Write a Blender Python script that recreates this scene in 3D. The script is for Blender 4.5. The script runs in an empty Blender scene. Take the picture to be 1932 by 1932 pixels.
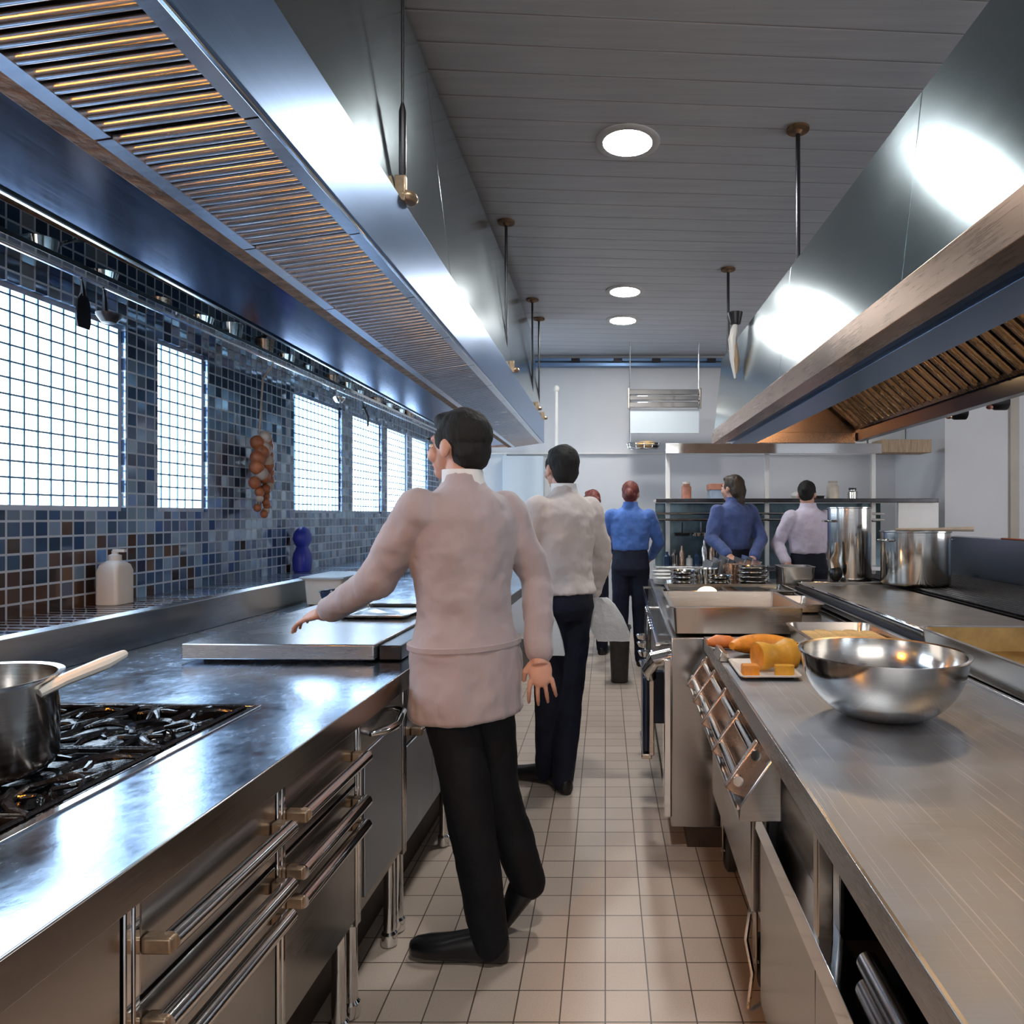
import bpy, bmesh, math, random
from mathutils import Vector, Matrix
random.seed(7)
PI = math.pi
scene = bpy.context.scene
COL = scene.collection

# ------------------------------------------------------------------ camera
cam_d = bpy.data.cameras.new('camera')
cam = bpy.data.objects.new('camera', cam_d)
COL.objects.link(cam)
cam_d.sensor_width = 36.0
cam_d.lens = 36.0 * 1300.0 / 1932.0
cam_d.shift_x = -(1142.0 - 966.0) / 1932.0
cam_d.shift_y = 7.0 / 1932.0
cam_d.clip_start = 0.02
cam.location = (0, 0, 1.40)
cam.rotation_euler = (PI / 2, 0, 0)
scene.camera = cam

# ------------------------------------------------------------------ world, exposure
world = bpy.data.worlds.new('world')
scene.world = world
world.use_nodes = True
bg = world.node_tree.nodes['Background']
bg.inputs[0].default_value = (0.80, 0.85, 0.95, 1)
bg.inputs[1].default_value = 0.45
scene.view_settings.view_transform = 'Standard'
scene.view_settings.look = 'None'
scene.view_settings.gamma = 1.0
scene.view_settings.use_curve_mapping = False
scene.view_settings.exposure = 0.42
scene.cycles.use_denoising = True
scene.cycles.max_bounces = 8
scene.cycles.sample_clamp_indirect = 6.0
scene.cycles.caustics_reflective = False
scene.cycles.caustics_refractive = False

WINDOW_GLOW = 5.5
LAMP_GLOW = 120.0
HOOD_WARM = 5.0

def area_light(name, loc, target, size, energy, color):
    d = bpy.data.lights.new(name, 'AREA')
    d.shape = 'RECTANGLE'; d.size, d.size_y = size
    d.energy = energy; d.color = color
    o = bpy.data.objects.new(name, d); COL.objects.link(o)
    o.location = loc
    o.rotation_euler = (Vector(target) - Vector(loc)).to_track_quat('-Z', 'Y').to_euler()
    return o
# added soft fill behind the camera, standing in for an unseen lit room
area_light('front_fill_light', (0.3, -3.4, 2.5), (0.3, 3.0, 0.6), (3.6, 1.6), 36, (1.0, 0.93, 0.85))
# added fill from the right for ceiling and back wall, as an unseen room
area_light('side_fill_light', (5.7, 3.2, 1.9), (0.5, 5.5, 1.7), (3.0, 1.8), 70, (0.98, 0.97, 1.0))

# ------------------------------------------------------------------ materials
MATS = {}
def new_mat(name):
    m = bpy.data.materials.new(name); m.use_nodes = True
    nt = m.node_tree
    return m, nt, nt.nodes['Principled BSDF']
def ramp2(nt, fac, a, b, p0=0.3, p1=0.7):
    r = nt.nodes.new('ShaderNodeValToRGB')
    r.color_ramp.elements[0].position = p0; r.color_ramp.elements[1].position = p1
    r.color_ramp.elements[0].color = a; r.color_ramp.elements[1].color = b
    nt.links.new(fac, r.inputs[0]); return r.outputs[0]
def coords(nt, scale=(1, 1, 1), rot=(0, 0, 0)):
    tc = nt.nodes.new('ShaderNodeTexCoord'); mp = nt.nodes.new('ShaderNodeMapping')
    mp.inputs['Scale'].default_value = scale; mp.inputs['Rotation'].default_value = rot
    nt.links.new(tc.outputs['Object'], mp.inputs[0]); return mp.outputs[0]
def noise(nt, vec, scale, detail=3, rough=0.5):
    n = nt.nodes.new('ShaderNodeTexNoise')
    n.inputs['Scale'].default_value = scale; n.inputs['Detail'].default_value = detail
    n.inputs['Roughness'].default_value = rough
    nt.links.new(vec, n.inputs['Vector']); return n.outputs['Fac']
def bump(nt, bsdf, h, strength, dist=0.01):
    b = nt.nodes.new('ShaderNodeBump'); b.inputs['Strength'].default_value = strength
    b.inputs['Distance'].default_value = dist
    nt.links.new(h, b.inputs['Height']); nt.links.new(b.outputs[0], bsdf.inputs['Normal'])
def c4(c): return (c[0], c[1], c[2], 1)

def steel(name, col=(0.56, 0.57, 0.59), r0=0.18, r1=0.34, stretch=(60, 2, 60), blotch=2.2, b=0.03, var=0.12, aniso=None, scratch=False):
    m, nt, p = new_mat(name)
    p.inputs['Metallic'].default_value = 1.0
    v = coords(nt, stretch); f = noise(nt, v, 4.0, 4, 0.6)
    v2 = coords(nt); g = noise(nt, v2, blotch, 3, 0.55)
    mx = nt.nodes.new('ShaderNodeMath'); mx.operation = 'MULTIPLY_ADD'
    mx.inputs[1].default_value = 0.45; nt.links.new(f, mx.inputs[0])
    hf = nt.nodes.new('ShaderNodeMath'); hf.operation = 'MULTIPLY'; hf.inputs[1].default_value = 0.55
    nt.links.new(g, hf.inputs[0]); nt.links.new(hf.outputs[0], mx.inputs[2])
    rr = nt.nodes.new('ShaderNodeMapRange')
    rr.inputs['From Min'].default_value = 0.35; rr.inputs['From Max'].default_value = 0.65
    rr.inputs['To Min'].default_value = r0; rr.inputs['To Max'].default_value = r1
    nt.links.new(mx.outputs[0], rr.inputs[0]); nt.links.new(rr.outputs[0], p.inputs['Roughness'])
    lo = tuple(x * (1 - var) for x in col); hi = tuple(min(1, x * (1 + var)) for x in col)
    nt.links.new(ramp2(nt, mx.outputs[0], c4(lo), c4(hi)), p.inputs['Base Color'])
    bump(nt, p, f, b, 0.002)
    if scratch:      # long fine scratches in two directions
        base = p.inputs['Base Color'].links[0].from_socket
        for ang, sc_x in ((0.9, 1.2), (-0.5, 1.6), (0.35, 0.9)):
            ns = noise(nt, coords(nt, (260, sc_x * 2, 1), (0, 0, ang)), 1.0, 1, 0.4)
            k = nt.nodes.new('ShaderNodeMapRange'); k.inputs['From Min'].default_value = 0.69; k.inputs['From Max'].default_value = 0.74; k.inputs['To Max'].default_value = 0.5
            nt.links.new(ns, k.inputs[0])
            mm = nt.nodes.new('ShaderNodeMix'); mm.data_type = 'RGBA'; nt.links.new(k.outputs[0], mm.inputs[0])
            nt.links.new(base, mm.inputs[6]); mm.inputs[7].default_value = (0.8, 0.8, 0.8, 1); base = mm.outputs[2]
        nt.links.new(base, p.inputs['Base Color'])
    if aniso:
        p.inputs['Anisotropic'].default_value = aniso[0]
        cv = nt.nodes.new('ShaderNodeCombineXYZ')
        for i in range(3): cv.inputs[i].default_value = aniso[1][i]
        nt.links.new(cv.outputs[0], p.inputs['Tangent'])
    MATS[name] = m; return m
def plain(name, col, rough=0.5, metal=0.0, nscale=0, nvar=0.15, bstr=0.0, spec=0.5, stretch=(1, 1, 1), sheen=0.0, trans=0.0):
    m, nt, p = new_mat(name)
    p.inputs['Base Color'].default_value = c4(col); p.inputs['Roughness'].default_value = rough
    p.inputs['Metallic'].default_value = metal; p.inputs['Specular IOR Level'].default_value = spec
    p.inputs['Sheen Weight'].default_value = sheen
    p.inputs['Transmission Weight'].default_value = trans
    if nscale:
        f = noise(nt, coords(nt, stretch), nscale, 4, 0.6)
        lo = tuple(x * (1 - nvar) for x in col); hi = tuple(min(1, x * (1 + nvar)) for x in col)
        nt.links.new(ramp2(nt, f, c4(lo), c4(hi)), p.inputs['Base Color'])
        if bstr: bump(nt, p, f, bstr, 0.02)
    MATS[name] = m; return m
def glow(name, col, strength):
    m, nt, p = new_mat(name)
    p.inputs['Base Color'].default_value = (0.9, 0.9, 0.9, 1)
    p.inputs['Emission Color'].default_value = c4(col); p.inputs['Emission Strength'].default_value = strength
    MATS[name] = m; return m

steel('steel')
steel('steel_top', (0.41, 0.44, 0.485), 0.36, 0.50, (4, 60, 60), 5.0, 0.04, 0.10, scratch=True)
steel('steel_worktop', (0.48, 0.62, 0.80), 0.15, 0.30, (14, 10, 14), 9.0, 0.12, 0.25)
steel('steel_hood', (0.30, 0.38, 0.41), 0.165, 0.225, (50, 1.5, 50), 1.0, 0.02, 0.10, (0.75, (0, 0, 1)))
steel('steel_blue', (0.21, 0.34, 0.56), 0.28, 0.34, (50, 1.5, 50), 1.4, 0.008, 0.10)  # hood trims: reflected blue put into the steel's base colour
steel('steel_edge', (0.42, 0.42, 0.43), 0.24, 0.32, (2, 2, 50), 2.0, 0.006, 0.06)
steel('steel_guard', (0.34, 0.39, 0.45), 0.26, 0.34, (2, 2, 50), 2.0, 0.006, 0.08)
steel('steel_under', (0.22, 0.31, 0.50), 0.10, 0.17, (50, 1.5, 50), 1.4, 0.006, 0.12)  # hood underside: the same reflected blue put into its base colour
steel('steel_front', (0.45, 0.43, 0.41), 0.18, 0.27, (2, 2, 50), 2.0, 0.008, 0.06)
steel('steel_filter', (0.68, 0.68, 0.72), 0.20, 0.28, (2, 20, 20), 3.0, 0.01, 0.1)
steel('steel_pot', (0.62, 0.60, 0.57), 0.10, 0.20, (3, 3, 60), 4.0, 0.02, 0.08)
steel('steel_warm', (0.52, 0.45, 0.385), 0.20, 0.28, (2, 2, 50), 2.0, 0.008, 0.07)
steel('copper_steel', (0.46, 0.31, 0.23), 0.24, 0.32, (50, 1.5, 50), 2.0, 0.008, 0.12)
steel('bronze_filter', (0.26, 0.16, 0.085), 0.22, 0.36, (4, 12, 4), 3.0, 0.02, 0.6)
steel('chrome', (0.75, 0.74, 0.73), 0.06, 0.12, (10, 10, 10), 4.0, 0.0, 0.04)
plain('iron', (0.010, 0.010, 0.012), 0.14, 0.0, 30, 0.3, 0.15)
plain('grate', (0.02, 0.017, 0.015), 0.35, 0.3, 20, 0.4, 0.2)
plain('dark_metal', (0.035, 0.035, 0.04), 0.3, 0.6, 12, 0.3)
plain('black_void', (0.012, 0.012, 0.013), 0.6)
plain('rubber', (0.03, 0.025, 0.022), 0.55, 0, 20, 0.3)
plain('brass', (0.42, 0.30, 0.20), 0.35, 0.8, 20, 0.3)
plain('rust', (0.22, 0.12, 0.06), 0.6, 0.5, 25, 0.5, 0.3)
plain('plinth', (0.05, 0.032, 0.022), 0.55, 0, 8, 0.4)
plain('wall_paint', (0.66, 0.68, 0.71), 0.5, 0, 1.5, 0.03)
plain('wall_panel', (0.60, 0.68, 0.74), 0.35, 0, 1.5, 0.04)
plain('white_gloss', (0.78, 0.78, 0.76), 0.3, 0, 6, 0.04)
plain('white_plastic', (0.80, 0.78, 0.72), 0.4, 0, 4, 0.05)
plain('beige_trim', (0.46, 0.42, 0.37), 0.5, 0, 3, 0.08)
plain('window_frame', (0.62, 0.74, 0.86), 0.4)
plain('grid_line', (0.22, 0.45, 0.72), 0.4)
plain('teal_dark', (0.10, 0.16, 0.19), 0.25, 0.4, 5, 0.5)
plain('blue_plastic', (0.03, 0.05, 0.48), 0.45, 0, 8, 0.15)
plain('navy_plastic', (0.012, 0.02, 0.045), 0.25, 0, 6, 0.2)
plain('glass_blue', (0.03, 0.06, 0.13), 0.12, 0, 6, 0.2)
plain('jacket_white', (0.40, 0.34, 0.355), 0.8, 0, 7, 0.06, 0.5, 0.3, (1, 1, 0.6), 0.3)
plain('shirt_white', (0.56, 0.50, 0.485), 0.8, 0, 8, 0.06, 0.5, 0.3, (1, 1, 0.6), 0.3)
plain('shirt_blue', (0.07, 0.16, 0.46), 0.75, 0, 9, 0.3, 0.5, 0.3, (1, 1, 0.6), 0.2)
plain('shirt_navy', (0.05, 0.08, 0.22), 0.75, 0, 9, 0.3, 0.5, 0.3, (1, 1, 0.6), 0.2)
plain('shirt_lilac', (0.62, 0.58, 0.72), 0.8, 0, 9, 0.08, 0.5, 0.3, (1, 1, 0.6), 0.2)
plain('trouser_black', (0.006, 0.007, 0.010), 0.75, 0, 8, 0.4, 0.4, 0.25)
plain('trouser_navy', (0.010, 0.013, 0.028), 0.75, 0, 8, 0.4, 0.4, 0.25)
plain('shoe_black', (0.006, 0.006, 0.007), 0.35, 0, 12, 0.3)
plain('skin', (0.55, 0.30, 0.22), 0.5, 0, 6, 0.08)
plain('lip', (0.42, 0.16, 0.13), 0.45)
plain('eye', (0.75, 0.74, 0.72), 0.2)
plain('hair_black', (0.006, 0.0055, 0.0055), 0.75, 0, 40, 0.5, 0.6, 0.4, (1, 1, 0.2))
plain('hair_red', (0.14, 0.03, 0.022), 0.5, 0, 40, 0.5, 0.6, 0.4, (1, 1, 0.2))
plain('hair_brown', (0.03, 0.018, 0.010), 0.5, 0, 40, 0.5, 0.6, 0.4, (1, 1, 0.2))
plain('cloth_white', (0.74, 0.75, 0.76), 0.85, 0, 10, 0.06, 0.6)
plain('squash', (0.80, 0.28, 0.02), 0.42, 0, 16, 0.3, 0.3)
plain('squash_rind', (0.72, 0.37, 0.04), 0.45, 0, 18, 0.2, 0.2)
plain('carrot', (0.80, 0.24, 0.06), 0.45, 0, 20, 0.2, 0.3)
plain('leaf', (0.20, 0.26, 0.03), 0.5, 0, 18, 0.35)
plain('bread', (0.62, 0.40, 0.16), 0.7, 0, 20, 0.3, 0.4)
plain('onion', (0.50, 0.17, 0.07), 0.4, 0, 14, 0.35)
plain('garlic', (0.66, 0.58, 0.50), 0.55, 0, 14, 0.2)
plain('wood', (0.42, 0.30, 0.19), 0.55, 0, 6, 0.3, 0.2, 0.4, (12, 1, 1))
plain('gold_pan', (0.52, 0.36, 0.15), 0.38, 0.75, 6, 0.35, 0.1)
plain('griddle', (0.34, 0.32, 0.29), 0.42, 0.85, 9, 0.15, 0.05)
plain('jar_red', (0.42, 0.17, 0.11), 0.4, 0, 10, 0.3)
plain('box_red', (0.50, 0.22, 0.15), 0.6, 0, 8, 0.2)
plain('box_blue', (0.33, 0.42, 0.55), 0.6, 0, 8, 0.2)
plain('cream', (0.64, 0.57, 0.48), 0.5, 0, 10, 0.15)
plain('plate', (0.78, 0.77, 0.74), 0.2)
plain('orange_plastic', (0.70, 0.20, 0.10), 0.4)
glow('window_light', (0.78, 0.90, 1.0), WINDOW_GLOW)
glow('lamp_light', (1.0, 0.98, 0.95), LAMP_GLOW)
glow('bulb_warm', (1.0, 0.62, 0.25), 14.0)
glow('heat_glow', (1.0, 0.38, 0.04), 110.0)

def mat_floor():
    m, nt, p = new_mat('floor_tile')
    v = coords(nt)
    br = nt.nodes.new('ShaderNodeTexBrick')
    br.offset = 0.0; br.squash = 1.0
    br.inputs['Scale'].default_value = 1.0
    br.inputs['Brick Width'].default_value = 0.127; br.inputs['Row Height'].default_value = 0.127
    br.inputs['Mortar Size'].default_value = 0.0022; br.inputs['Mortar Smooth'].default_value = 0.2
    br.inputs['Color1'].default_value = (0.66, 0.55, 0.46, 1); br.inputs['Color2'].default_value = (0.57, 0.465, 0.385, 1)
    br.inputs['Mortar'].default_value = (0.10, 0.075, 0.055, 1)
    nt.links.new(v, br.inputs['Vector'])
    f = noise(nt, v, 220, 2); g = noise(nt, v, 1.8, 3)
    mx = nt.nodes.new('ShaderNodeMix'); mx.data_type = 'RGBA'; mx.blend_type = 'MULTIPLY'; mx.inputs[0].default_value = 0.5
    nt.links.new(br.outputs['Color'], mx.inputs[6])
    nt.links.new(ramp2(nt, f, (0.75, 0.75, 0.75, 1), (1, 1, 1, 1)), mx.inputs[7])
    nt.links.new(mx.outputs[2], p.inputs['Base Color'])
    rr = nt.nodes.new('ShaderNodeMapRange'); rr.inputs['To Min'].default_value = 0.22; rr.inputs['To Max'].default_value = 0.5
    nt.links.new(g, rr.inputs[0]); nt.links.new(rr.outputs[0], p.inputs['Roughness'])
    b = nt.nodes.new('ShaderNodeBump'); b.inputs['Strength'].default_value = 0.5; b.inputs['Distance'].default_value = 0.003; b.invert = True
    nt.links.new(br.outputs['Fac'], b.inputs['Height']); nt.links.new(b.outputs[0], p.inputs['Normal'])
    MATS['floor_tile'] = m
mat_floor()

def mat_ceiling():
    m, nt, p = new_mat('ceiling_plank')
    v = coords(nt, (1, 1, 1), (0, 0, math.radians(-3.6)))
    sp = nt.nodes.new('ShaderNodeSeparateXYZ'); nt.links.new(v, sp.inputs[0])
    md = nt.nodes.new('ShaderNodeMath'); md.operation = 'PINGPONG'; md.inputs[1].default_value = 0.0875
    nt.links.new(sp.outputs['Y'], md.inputs[0])
    ls = nt.nodes.new('ShaderNodeMapRange'); ls.inputs['From Min'].default_value = 0.0; ls.inputs['From Max'].default_value = 0.004
    nt.links.new(md.outputs[0], ls.inputs[0])
    f = noise(nt, coords(nt, (1, 14, 1)), 2.0, 4)
    base = ramp2(nt, f, (0.62, 0.64, 0.68, 1), (0.72, 0.74, 0.77, 1))
    mx = nt.nodes.new('ShaderNodeMix'); mx.data_type = 'RGBA'
    nt.links.new(ls.outputs[0], mx.inputs[0]); mx.inputs[6].default_value = (0.17, 0.12, 0.09, 1)
    nt.links.new(base, mx.inputs[7]); nt.links.new(mx.outputs[2], p.inputs['Base Color'])
    p.inputs['Roughness'].default_value = 0.34
    ls2 = nt.nodes.new('ShaderNodeMapRange'); ls2.inputs['From Max'].default_value = 0.010
    nt.links.new(md.outputs[0], ls2.inputs[0])
    bump(nt, p, ls2.outputs[0], 0.6, 0.004)
    MATS['ceiling_plank'] = m
mat_ceiling()

def mat_mosaic():
    # glazed 6 cm wall tiles: blue-grey, some brown ones low on the wall; each sits at its own slight tilt
    m, nt, p = new_mat('mosaic')
    N = nt.nodes.new; L = nt.links.new
    tc = N('ShaderNodeTexCoord'); sp = N('ShaderNodeSeparateXYZ'); L(tc.outputs['Object'], sp.inputs[0])
    def cell(sock):
        d = N('ShaderNodeMath'); d.operation = 'DIVIDE'; d.inputs[1].default_value = 0.06; L(sock, d.inputs[0])
        fl = N('ShaderNodeMath'); fl.operation = 'FLOOR'; L(d.outputs[0], fl.inputs[0])
        fr = N('ShaderNodeMath'); fr.operation = 'FRACT'; L(d.outputs[0], fr.inputs[0])
        pp = N('ShaderNodeMath'); pp.operation = 'PINGPONG'; pp.inputs[1].default_value = 0.5; L(fr.outputs[0], pp.inputs[0])
        return fl.outputs[0], pp.outputs[0]
    cy, fy = cell(sp.outputs['Y']); cz, fz = cell(sp.outputs['Z'])
    cb = N('ShaderNodeCombineXYZ'); L(cy, cb.inputs[0]); L(cz, cb.inputs[1])
    wn = N('ShaderNodeTexWhiteNoise'); wn.noise_dimensions = '3D'; L(cb.outputs[0], wn.inputs['Vector'])
    blue = N('ShaderNodeValToRGB'); e = blue.color_ramp.elements
    e[0].position = 0.0; e[0].color = (0.05, 0.10, 0.19, 1); e[1].position = 1.0; e[1].color = (0.22, 0.38, 0.58, 1)
    e2 = e.new(0.6); e2.color = (0.08, 0.17, 0.33, 1); e3 = e.new(0.88); e3.color = (0.40, 0.58, 0.75, 1)
    L(wn.outputs['Value'], blue.inputs[0])
    br = N('ShaderNodeValToRGB'); e = br.color_ramp.elements
    e[0].color = (0.045, 0.030, 0.028, 1); e[1].color = (0.15, 0.085, 0.055, 1)
    L(wn.outputs['Value'], br.inputs[0])
    # brown tiles: the lowest courses at the near end of the wall, thinning out further up
    hz = N('ShaderNodeMapRange'); hz.inputs['From Min'].default_value = 1.10; hz.inputs['From Max'].default_value = 1.36
    hz.inputs['To Min'].default_value = 0.95; hz.inputs['To Max'].default_value = 0.0
    zz = N('ShaderNodeMath'); zz.operation = 'MULTIPLY'; zz.inputs[1].default_value = 0.06; L(cz, zz.inputs[0]); L(zz.outputs[0], hz.inputs[0])
    hy = N('ShaderNodeMapRange'); hy.inputs['From Min'].default_value = 2.9; hy.inputs['From Max'].default_value = 3.5
    hy.inputs['To Min'].default_value = 1.0; hy.inputs['To Max'].default_value = 0.03
    yy = N('ShaderNodeMath'); yy.operation = 'MULTIPLY'; yy.inputs[1].default_value = 0.06; L(cy, yy.inputs[0]); L(yy.outputs[0], hy.inputs[0])
    pm = N('ShaderNodeMath'); pm.operation = 'MULTIPLY'; L(hz.outputs[0], pm.inputs[0]); L(hy.outputs[0], pm.inputs[1])
    sc = N('ShaderNodeSeparateColor'); L(wn.outputs['Color'], sc.inputs[0])
    lt = N('ShaderNodeMath'); lt.operation = 'LESS_THAN'; L(sc.outputs[1], lt.inputs[0]); L(pm.outputs[0], lt.inputs[1])
    m1 = N('ShaderNodeMix'); m1.data_type = 'RGBA'; L(lt.outputs[0], m1.inputs[0]); L(blue.outputs[0], m1.inputs[6]); L(br.outputs[0], m1.inputs[7])
    mn = N('ShaderNodeMath'); mn.operation = 'MINIMUM'; L(fy, mn.inputs[0]); L(fz, mn.inputs[1])
    js = N('ShaderNodeMath'); js.operation = 'LESS_THAN'; js.inputs[1].default_value = 0.07; L(mn.outputs[0], js.inputs[0])
    m2 = N('ShaderNodeMix'); m2.data_type = 'RGBA'; L(js.outputs[0], m2.inputs[0]); L(m1.outputs[2], m2.inputs[6]); m2.inputs[7].default_value = (0.62, 0.72, 0.82, 1)
    L(m2.outputs[2], p.inputs['Base Color'])
    rg = N('ShaderNodeMath'); rg.operation = 'MULTIPLY_ADD'; rg.inputs[1].default_value = 0.5; rg.inputs[2].default_value = 0.12
    L(js.outputs[0], rg.inputs[0]); L(rg.outputs[0], p.inputs['Roughness'])
    p.inputs['Specular IOR Level'].default_value = 1.0; p.inputs['Metallic'].default_value = 0.3
    vs = N('ShaderNodeVectorMath'); vs.operation = 'SUBTRACT'; vs.inputs[1].default_value = (0.5, 0.5, 0.5); L(wn.outputs['Color'], vs.inputs[0])
    vm = N('ShaderNodeVectorMath'); vm.operation = 'SCALE'; vm.inputs['Scale'].default_value = 0.16; L(vs.outputs[0], vm.inputs[0])
    ge = N('ShaderNodeNewGeometry')
    va = N('ShaderNodeVectorMath'); va.operation = 'ADD'; L(ge.outputs['Normal'], va.inputs[0]); L(vm.outputs[0], va.inputs[1])
    vn = N('ShaderNodeVectorMath'); vn.operation = 'NORMALIZE'; L(va.outputs[0], vn.inputs[0]); L(vn.outputs[0], p.inputs['Normal'])
    MATS['mosaic'] = m
mat_mosaic()

# ------------------------------------------------------------------ mesh helpers
class MB:
    def __init__(s): s.v = []; s.f = []
    def add(s, vs, fs):
        b = len(s.v); s.v += [tuple(map(float, v)) for v in vs]; s.f += [tuple(b + i for i in f) for f in fs]; return s
    def box(s, x0, x1, y0, y1, z0, z1):
        return s.add([(x0, y0, z0), (x1, y0, z0), (x1, y1, z0), (x0, y1, z0), (x0, y0, z1), (x1, y0, z1), (x1, y1, z1), (x0, y1, z1)],
                     [(0, 3, 2, 1), (4, 5, 6, 7), (0, 1, 5, 4), (1, 2, 6, 5), (2, 3, 7, 6), (3, 0, 4, 7)])
    def prism(s, poly, y0, y1):           # polygon in xz, extruded along y
        n = len(poly)
        vs = [(x, y0, z) for x, z in poly] + [(x, y1, z) for x, z in poly]
        fs = [tuple(range(n)), tuple(range(2 * n - 1, n - 1, -1))] + [(i, (i + 1) % n, n + (i + 1) % n, n + i) for i in range(n)]
        return s.add(vs, fs)
    def strip(s, pts, t, y0, y1):         # folded sheet: polyline in xz of thickness t, extruded along y
        P = [Vector((p[0], p[1])) for p in pts]; off = []
        for i in range(len(P)):
            d = []
            if i > 0: d.append((P[i] - P[i - 1]).normalized())
            if i < len(P) - 1: d.append((P[i + 1] - P[i]).normalized())
            nn = [Vector((-q.y, q.x)) for q in d]
            if len(nn) == 2:
                k = (nn[0] + nn[1]); k = k / max(0.3, k.length_squared) * 2
            else: k = nn[0]
            off.append(P[i] + k * t)
        n = len(P)
        vs = []
        for y in (y0, y1):
            vs += [(p.x, y, p.y) for p in P] + [(p.x, y, p.y) for p in off]
        fs = []
        for i in range(n - 1):
            fs += [(i, i + 1, 2 * n + i + 1, 2 * n + i), (n + i, 3 * n + i, 3 * n + i + 1, n + i + 1),
                   (i, n + i, n + i + 1, i + 1), (2 * n + i, 2 * n + i + 1, 3 * n + i + 1, 3 * n + i)]
        fs += [(0, 2 * n, 3 * n, n), (n - 1, 2 * n - 1, 4 * n - 1, 3 * n - 1)]
        return s.add(vs, fs)
    def rings(s, rs, cap=True):
        n = len(rs[0]); vs = [p for r in rs for p in r]; fs = []
        for k in range(len(rs) - 1):
            a, b = k * n, (k + 1) * n
            fs += [(a + i, a + (i + 1) % n, b + (i + 1) % n, b + i) for i in range(n)]
        if cap: fs += [tuple(range(n - 1, -1, -1)), tuple(range((len(rs) - 1) * n, len(rs) * n))]
        return s.add(vs, fs)
    def tube(s, pts, r, n=10):
        P = [Vector(p) for p in pts]; R = r if isinstance(r, (list, tuple)) else [r] * len(P)
        rs = []; up = None
        for i, p in enumerate(P):
            d = (P[min(i + 1, len(P) - 1)] - P[max(i - 1, 0)]).normalized()
            if up is None:
                up = Vector((0, 0, 1)) if abs(d.z) < 0.9 else Vector((1, 0, 0))
            a = d.cross(up).normalized(); b = a.cross(d).normalized(); up = b
            rs.append([p + (a * math.cos(2 * PI * k / n) + b * math.sin(2 * PI * k / n)) * R[i] for k in range(n)])
        return s.rings(rs)
    def lathe(s, prof, c=(0, 0, 0), n=40, sx=1, sy=1):
        rs = [[(c[0] + r * sx * math.cos(2 * PI * k / n), c[1] + r * sy * math.sin(2 * PI * k / n), c[2] + z) for k in range(n)] for r, z in prof]
        if prof[0][0] > 0.006 and prof[-1][0] > 0.006: return s.rings(rs + [rs[0]], cap=False)
        return s.rings(rs)
    def ell(s, c, r, n=14, m=9, M=None):
        rs = []
        for j in range(m + 1):
            t = PI * (0.02 + 0.96 * j / m)
            ring = []
            for k in range(n):
                q = Vector((r[0] * math.sin(t) * math.cos(2 * PI * k / n), r[1] * math.sin(t) * math.sin(2 * PI * k / n), r[2] * math.cos(t)))
                ring.append(Vector(c) + (M @ q if M else q))
            rs.append(ring)
        return s.rings(rs)
    def pan(s, x0, x1, y0, y1, z0, z1, t=0.004, flare=0.01, rad=0.03, rim=0.01, foot=0.0):
        # open container with rounded corners: outside, rolled rim, inside
        def rr(i, z, rr_):
            pts = []; X0, X1, Y0, Y1 = x0 + i, x1 - i, y0 + i, y1 - i
            q = max(0.002, min(rr_ - i * 0.5, (X1 - X0) / 2.2, (Y1 - Y0) / 2.2))
            for cx, cy, a0 in ((X1 - q, Y1 - q, 0), (X0 + q, Y1 - q, 90), (X0 + q, Y0 + q, 180), (X1 - q, Y0 + q, 270)):
                for k in range(5):
                    a = math.radians(a0 + 22.5 * k); pts.append((cx + q * math.cos(a), cy + q * math.sin(a), z))
            return pts
        e = rim
        return s.rings([rr(e + flare + 0.012, z0, rad), rr(e + flare, z0 + 0.008, rad), rr(e, z1 - 0.004, rad), rr(0, z1 - 0.004, rad), rr(0, z1, rad),
                        rr(e + t, z1, rad), rr(e + flare + t, z0 + 0.010, rad), rr(e + flare + 0.02, z0 + t, rad)])

ANG = {'K': math.radians(-1.5), 'W': 0.0}
BASE = {}
def mesh_obj(name, mb, mat, base=(0, 0, 0), bevel=0.0, sharp=35, smooth=True):
    me = bpy.data.meshes.new(name)
    me.from_pydata([(v[0] - base[0], v[1] - base[1], v[2] - base[2]) for v in mb.v], [], mb.f)
    bm = bmesh.new(); bm.from_mesh(me)
    bmesh.ops.remove_doubles(bm, verts=bm.verts, dist=1e-6)
    bmesh.ops.recalc_face_normals(bm, faces=bm.faces)
    bm.to_mesh(me); bm.free()
    if smooth:
        me.polygons.foreach_set('use_smooth', [True] * len(me.polygons))
        me.set_sharp_from_angle(angle=math.radians(sharp))
    me.materials.append(MATS[mat] if isinstance(mat, str) else mat)
    o = bpy.data.objects.new(name, me); COL.objects.link(o)
    if bevel:
        b = o.modifiers.new('bevel', 'BEVEL'); b.width = bevel; b.segments = 2; b.limit_method = 'ANGLE'; b.angle_limit = math.radians(40)
        b.harden_normals = False
    return o
def place(o, base, frame):
    a = ANG[frame]; c, s_ = math.cos(a), math.sin(a)
    o.location = (base[0] * c - base[1] * s_, base[0] * s_ + base[1] * c, base[2]); o.rotation_euler = (0, 0, a)
def tag(o, label, cat, group=None):
    o['label'] = label; o['category'] = cat
    if group: o['group'] = group
    return o
def thing(name, label, cat, base, frame='K', group=None):
    o = bpy.data.objects.new(name, None); COL.objects.link(o); o.empty_display_size = 0.1
    place(o, base, frame); BASE[o.name] = base; return tag(o, label, cat, group)
def part(parent, name, mb, mat, bevel=0.0, label=None, sharp=35):
    o = mesh_obj(name, mb, mat, BASE[parent.name], bevel, sharp); o.parent = parent; BASE[o.name] = BASE[parent.name]
    if label: o['label'] = label
    return o
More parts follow.
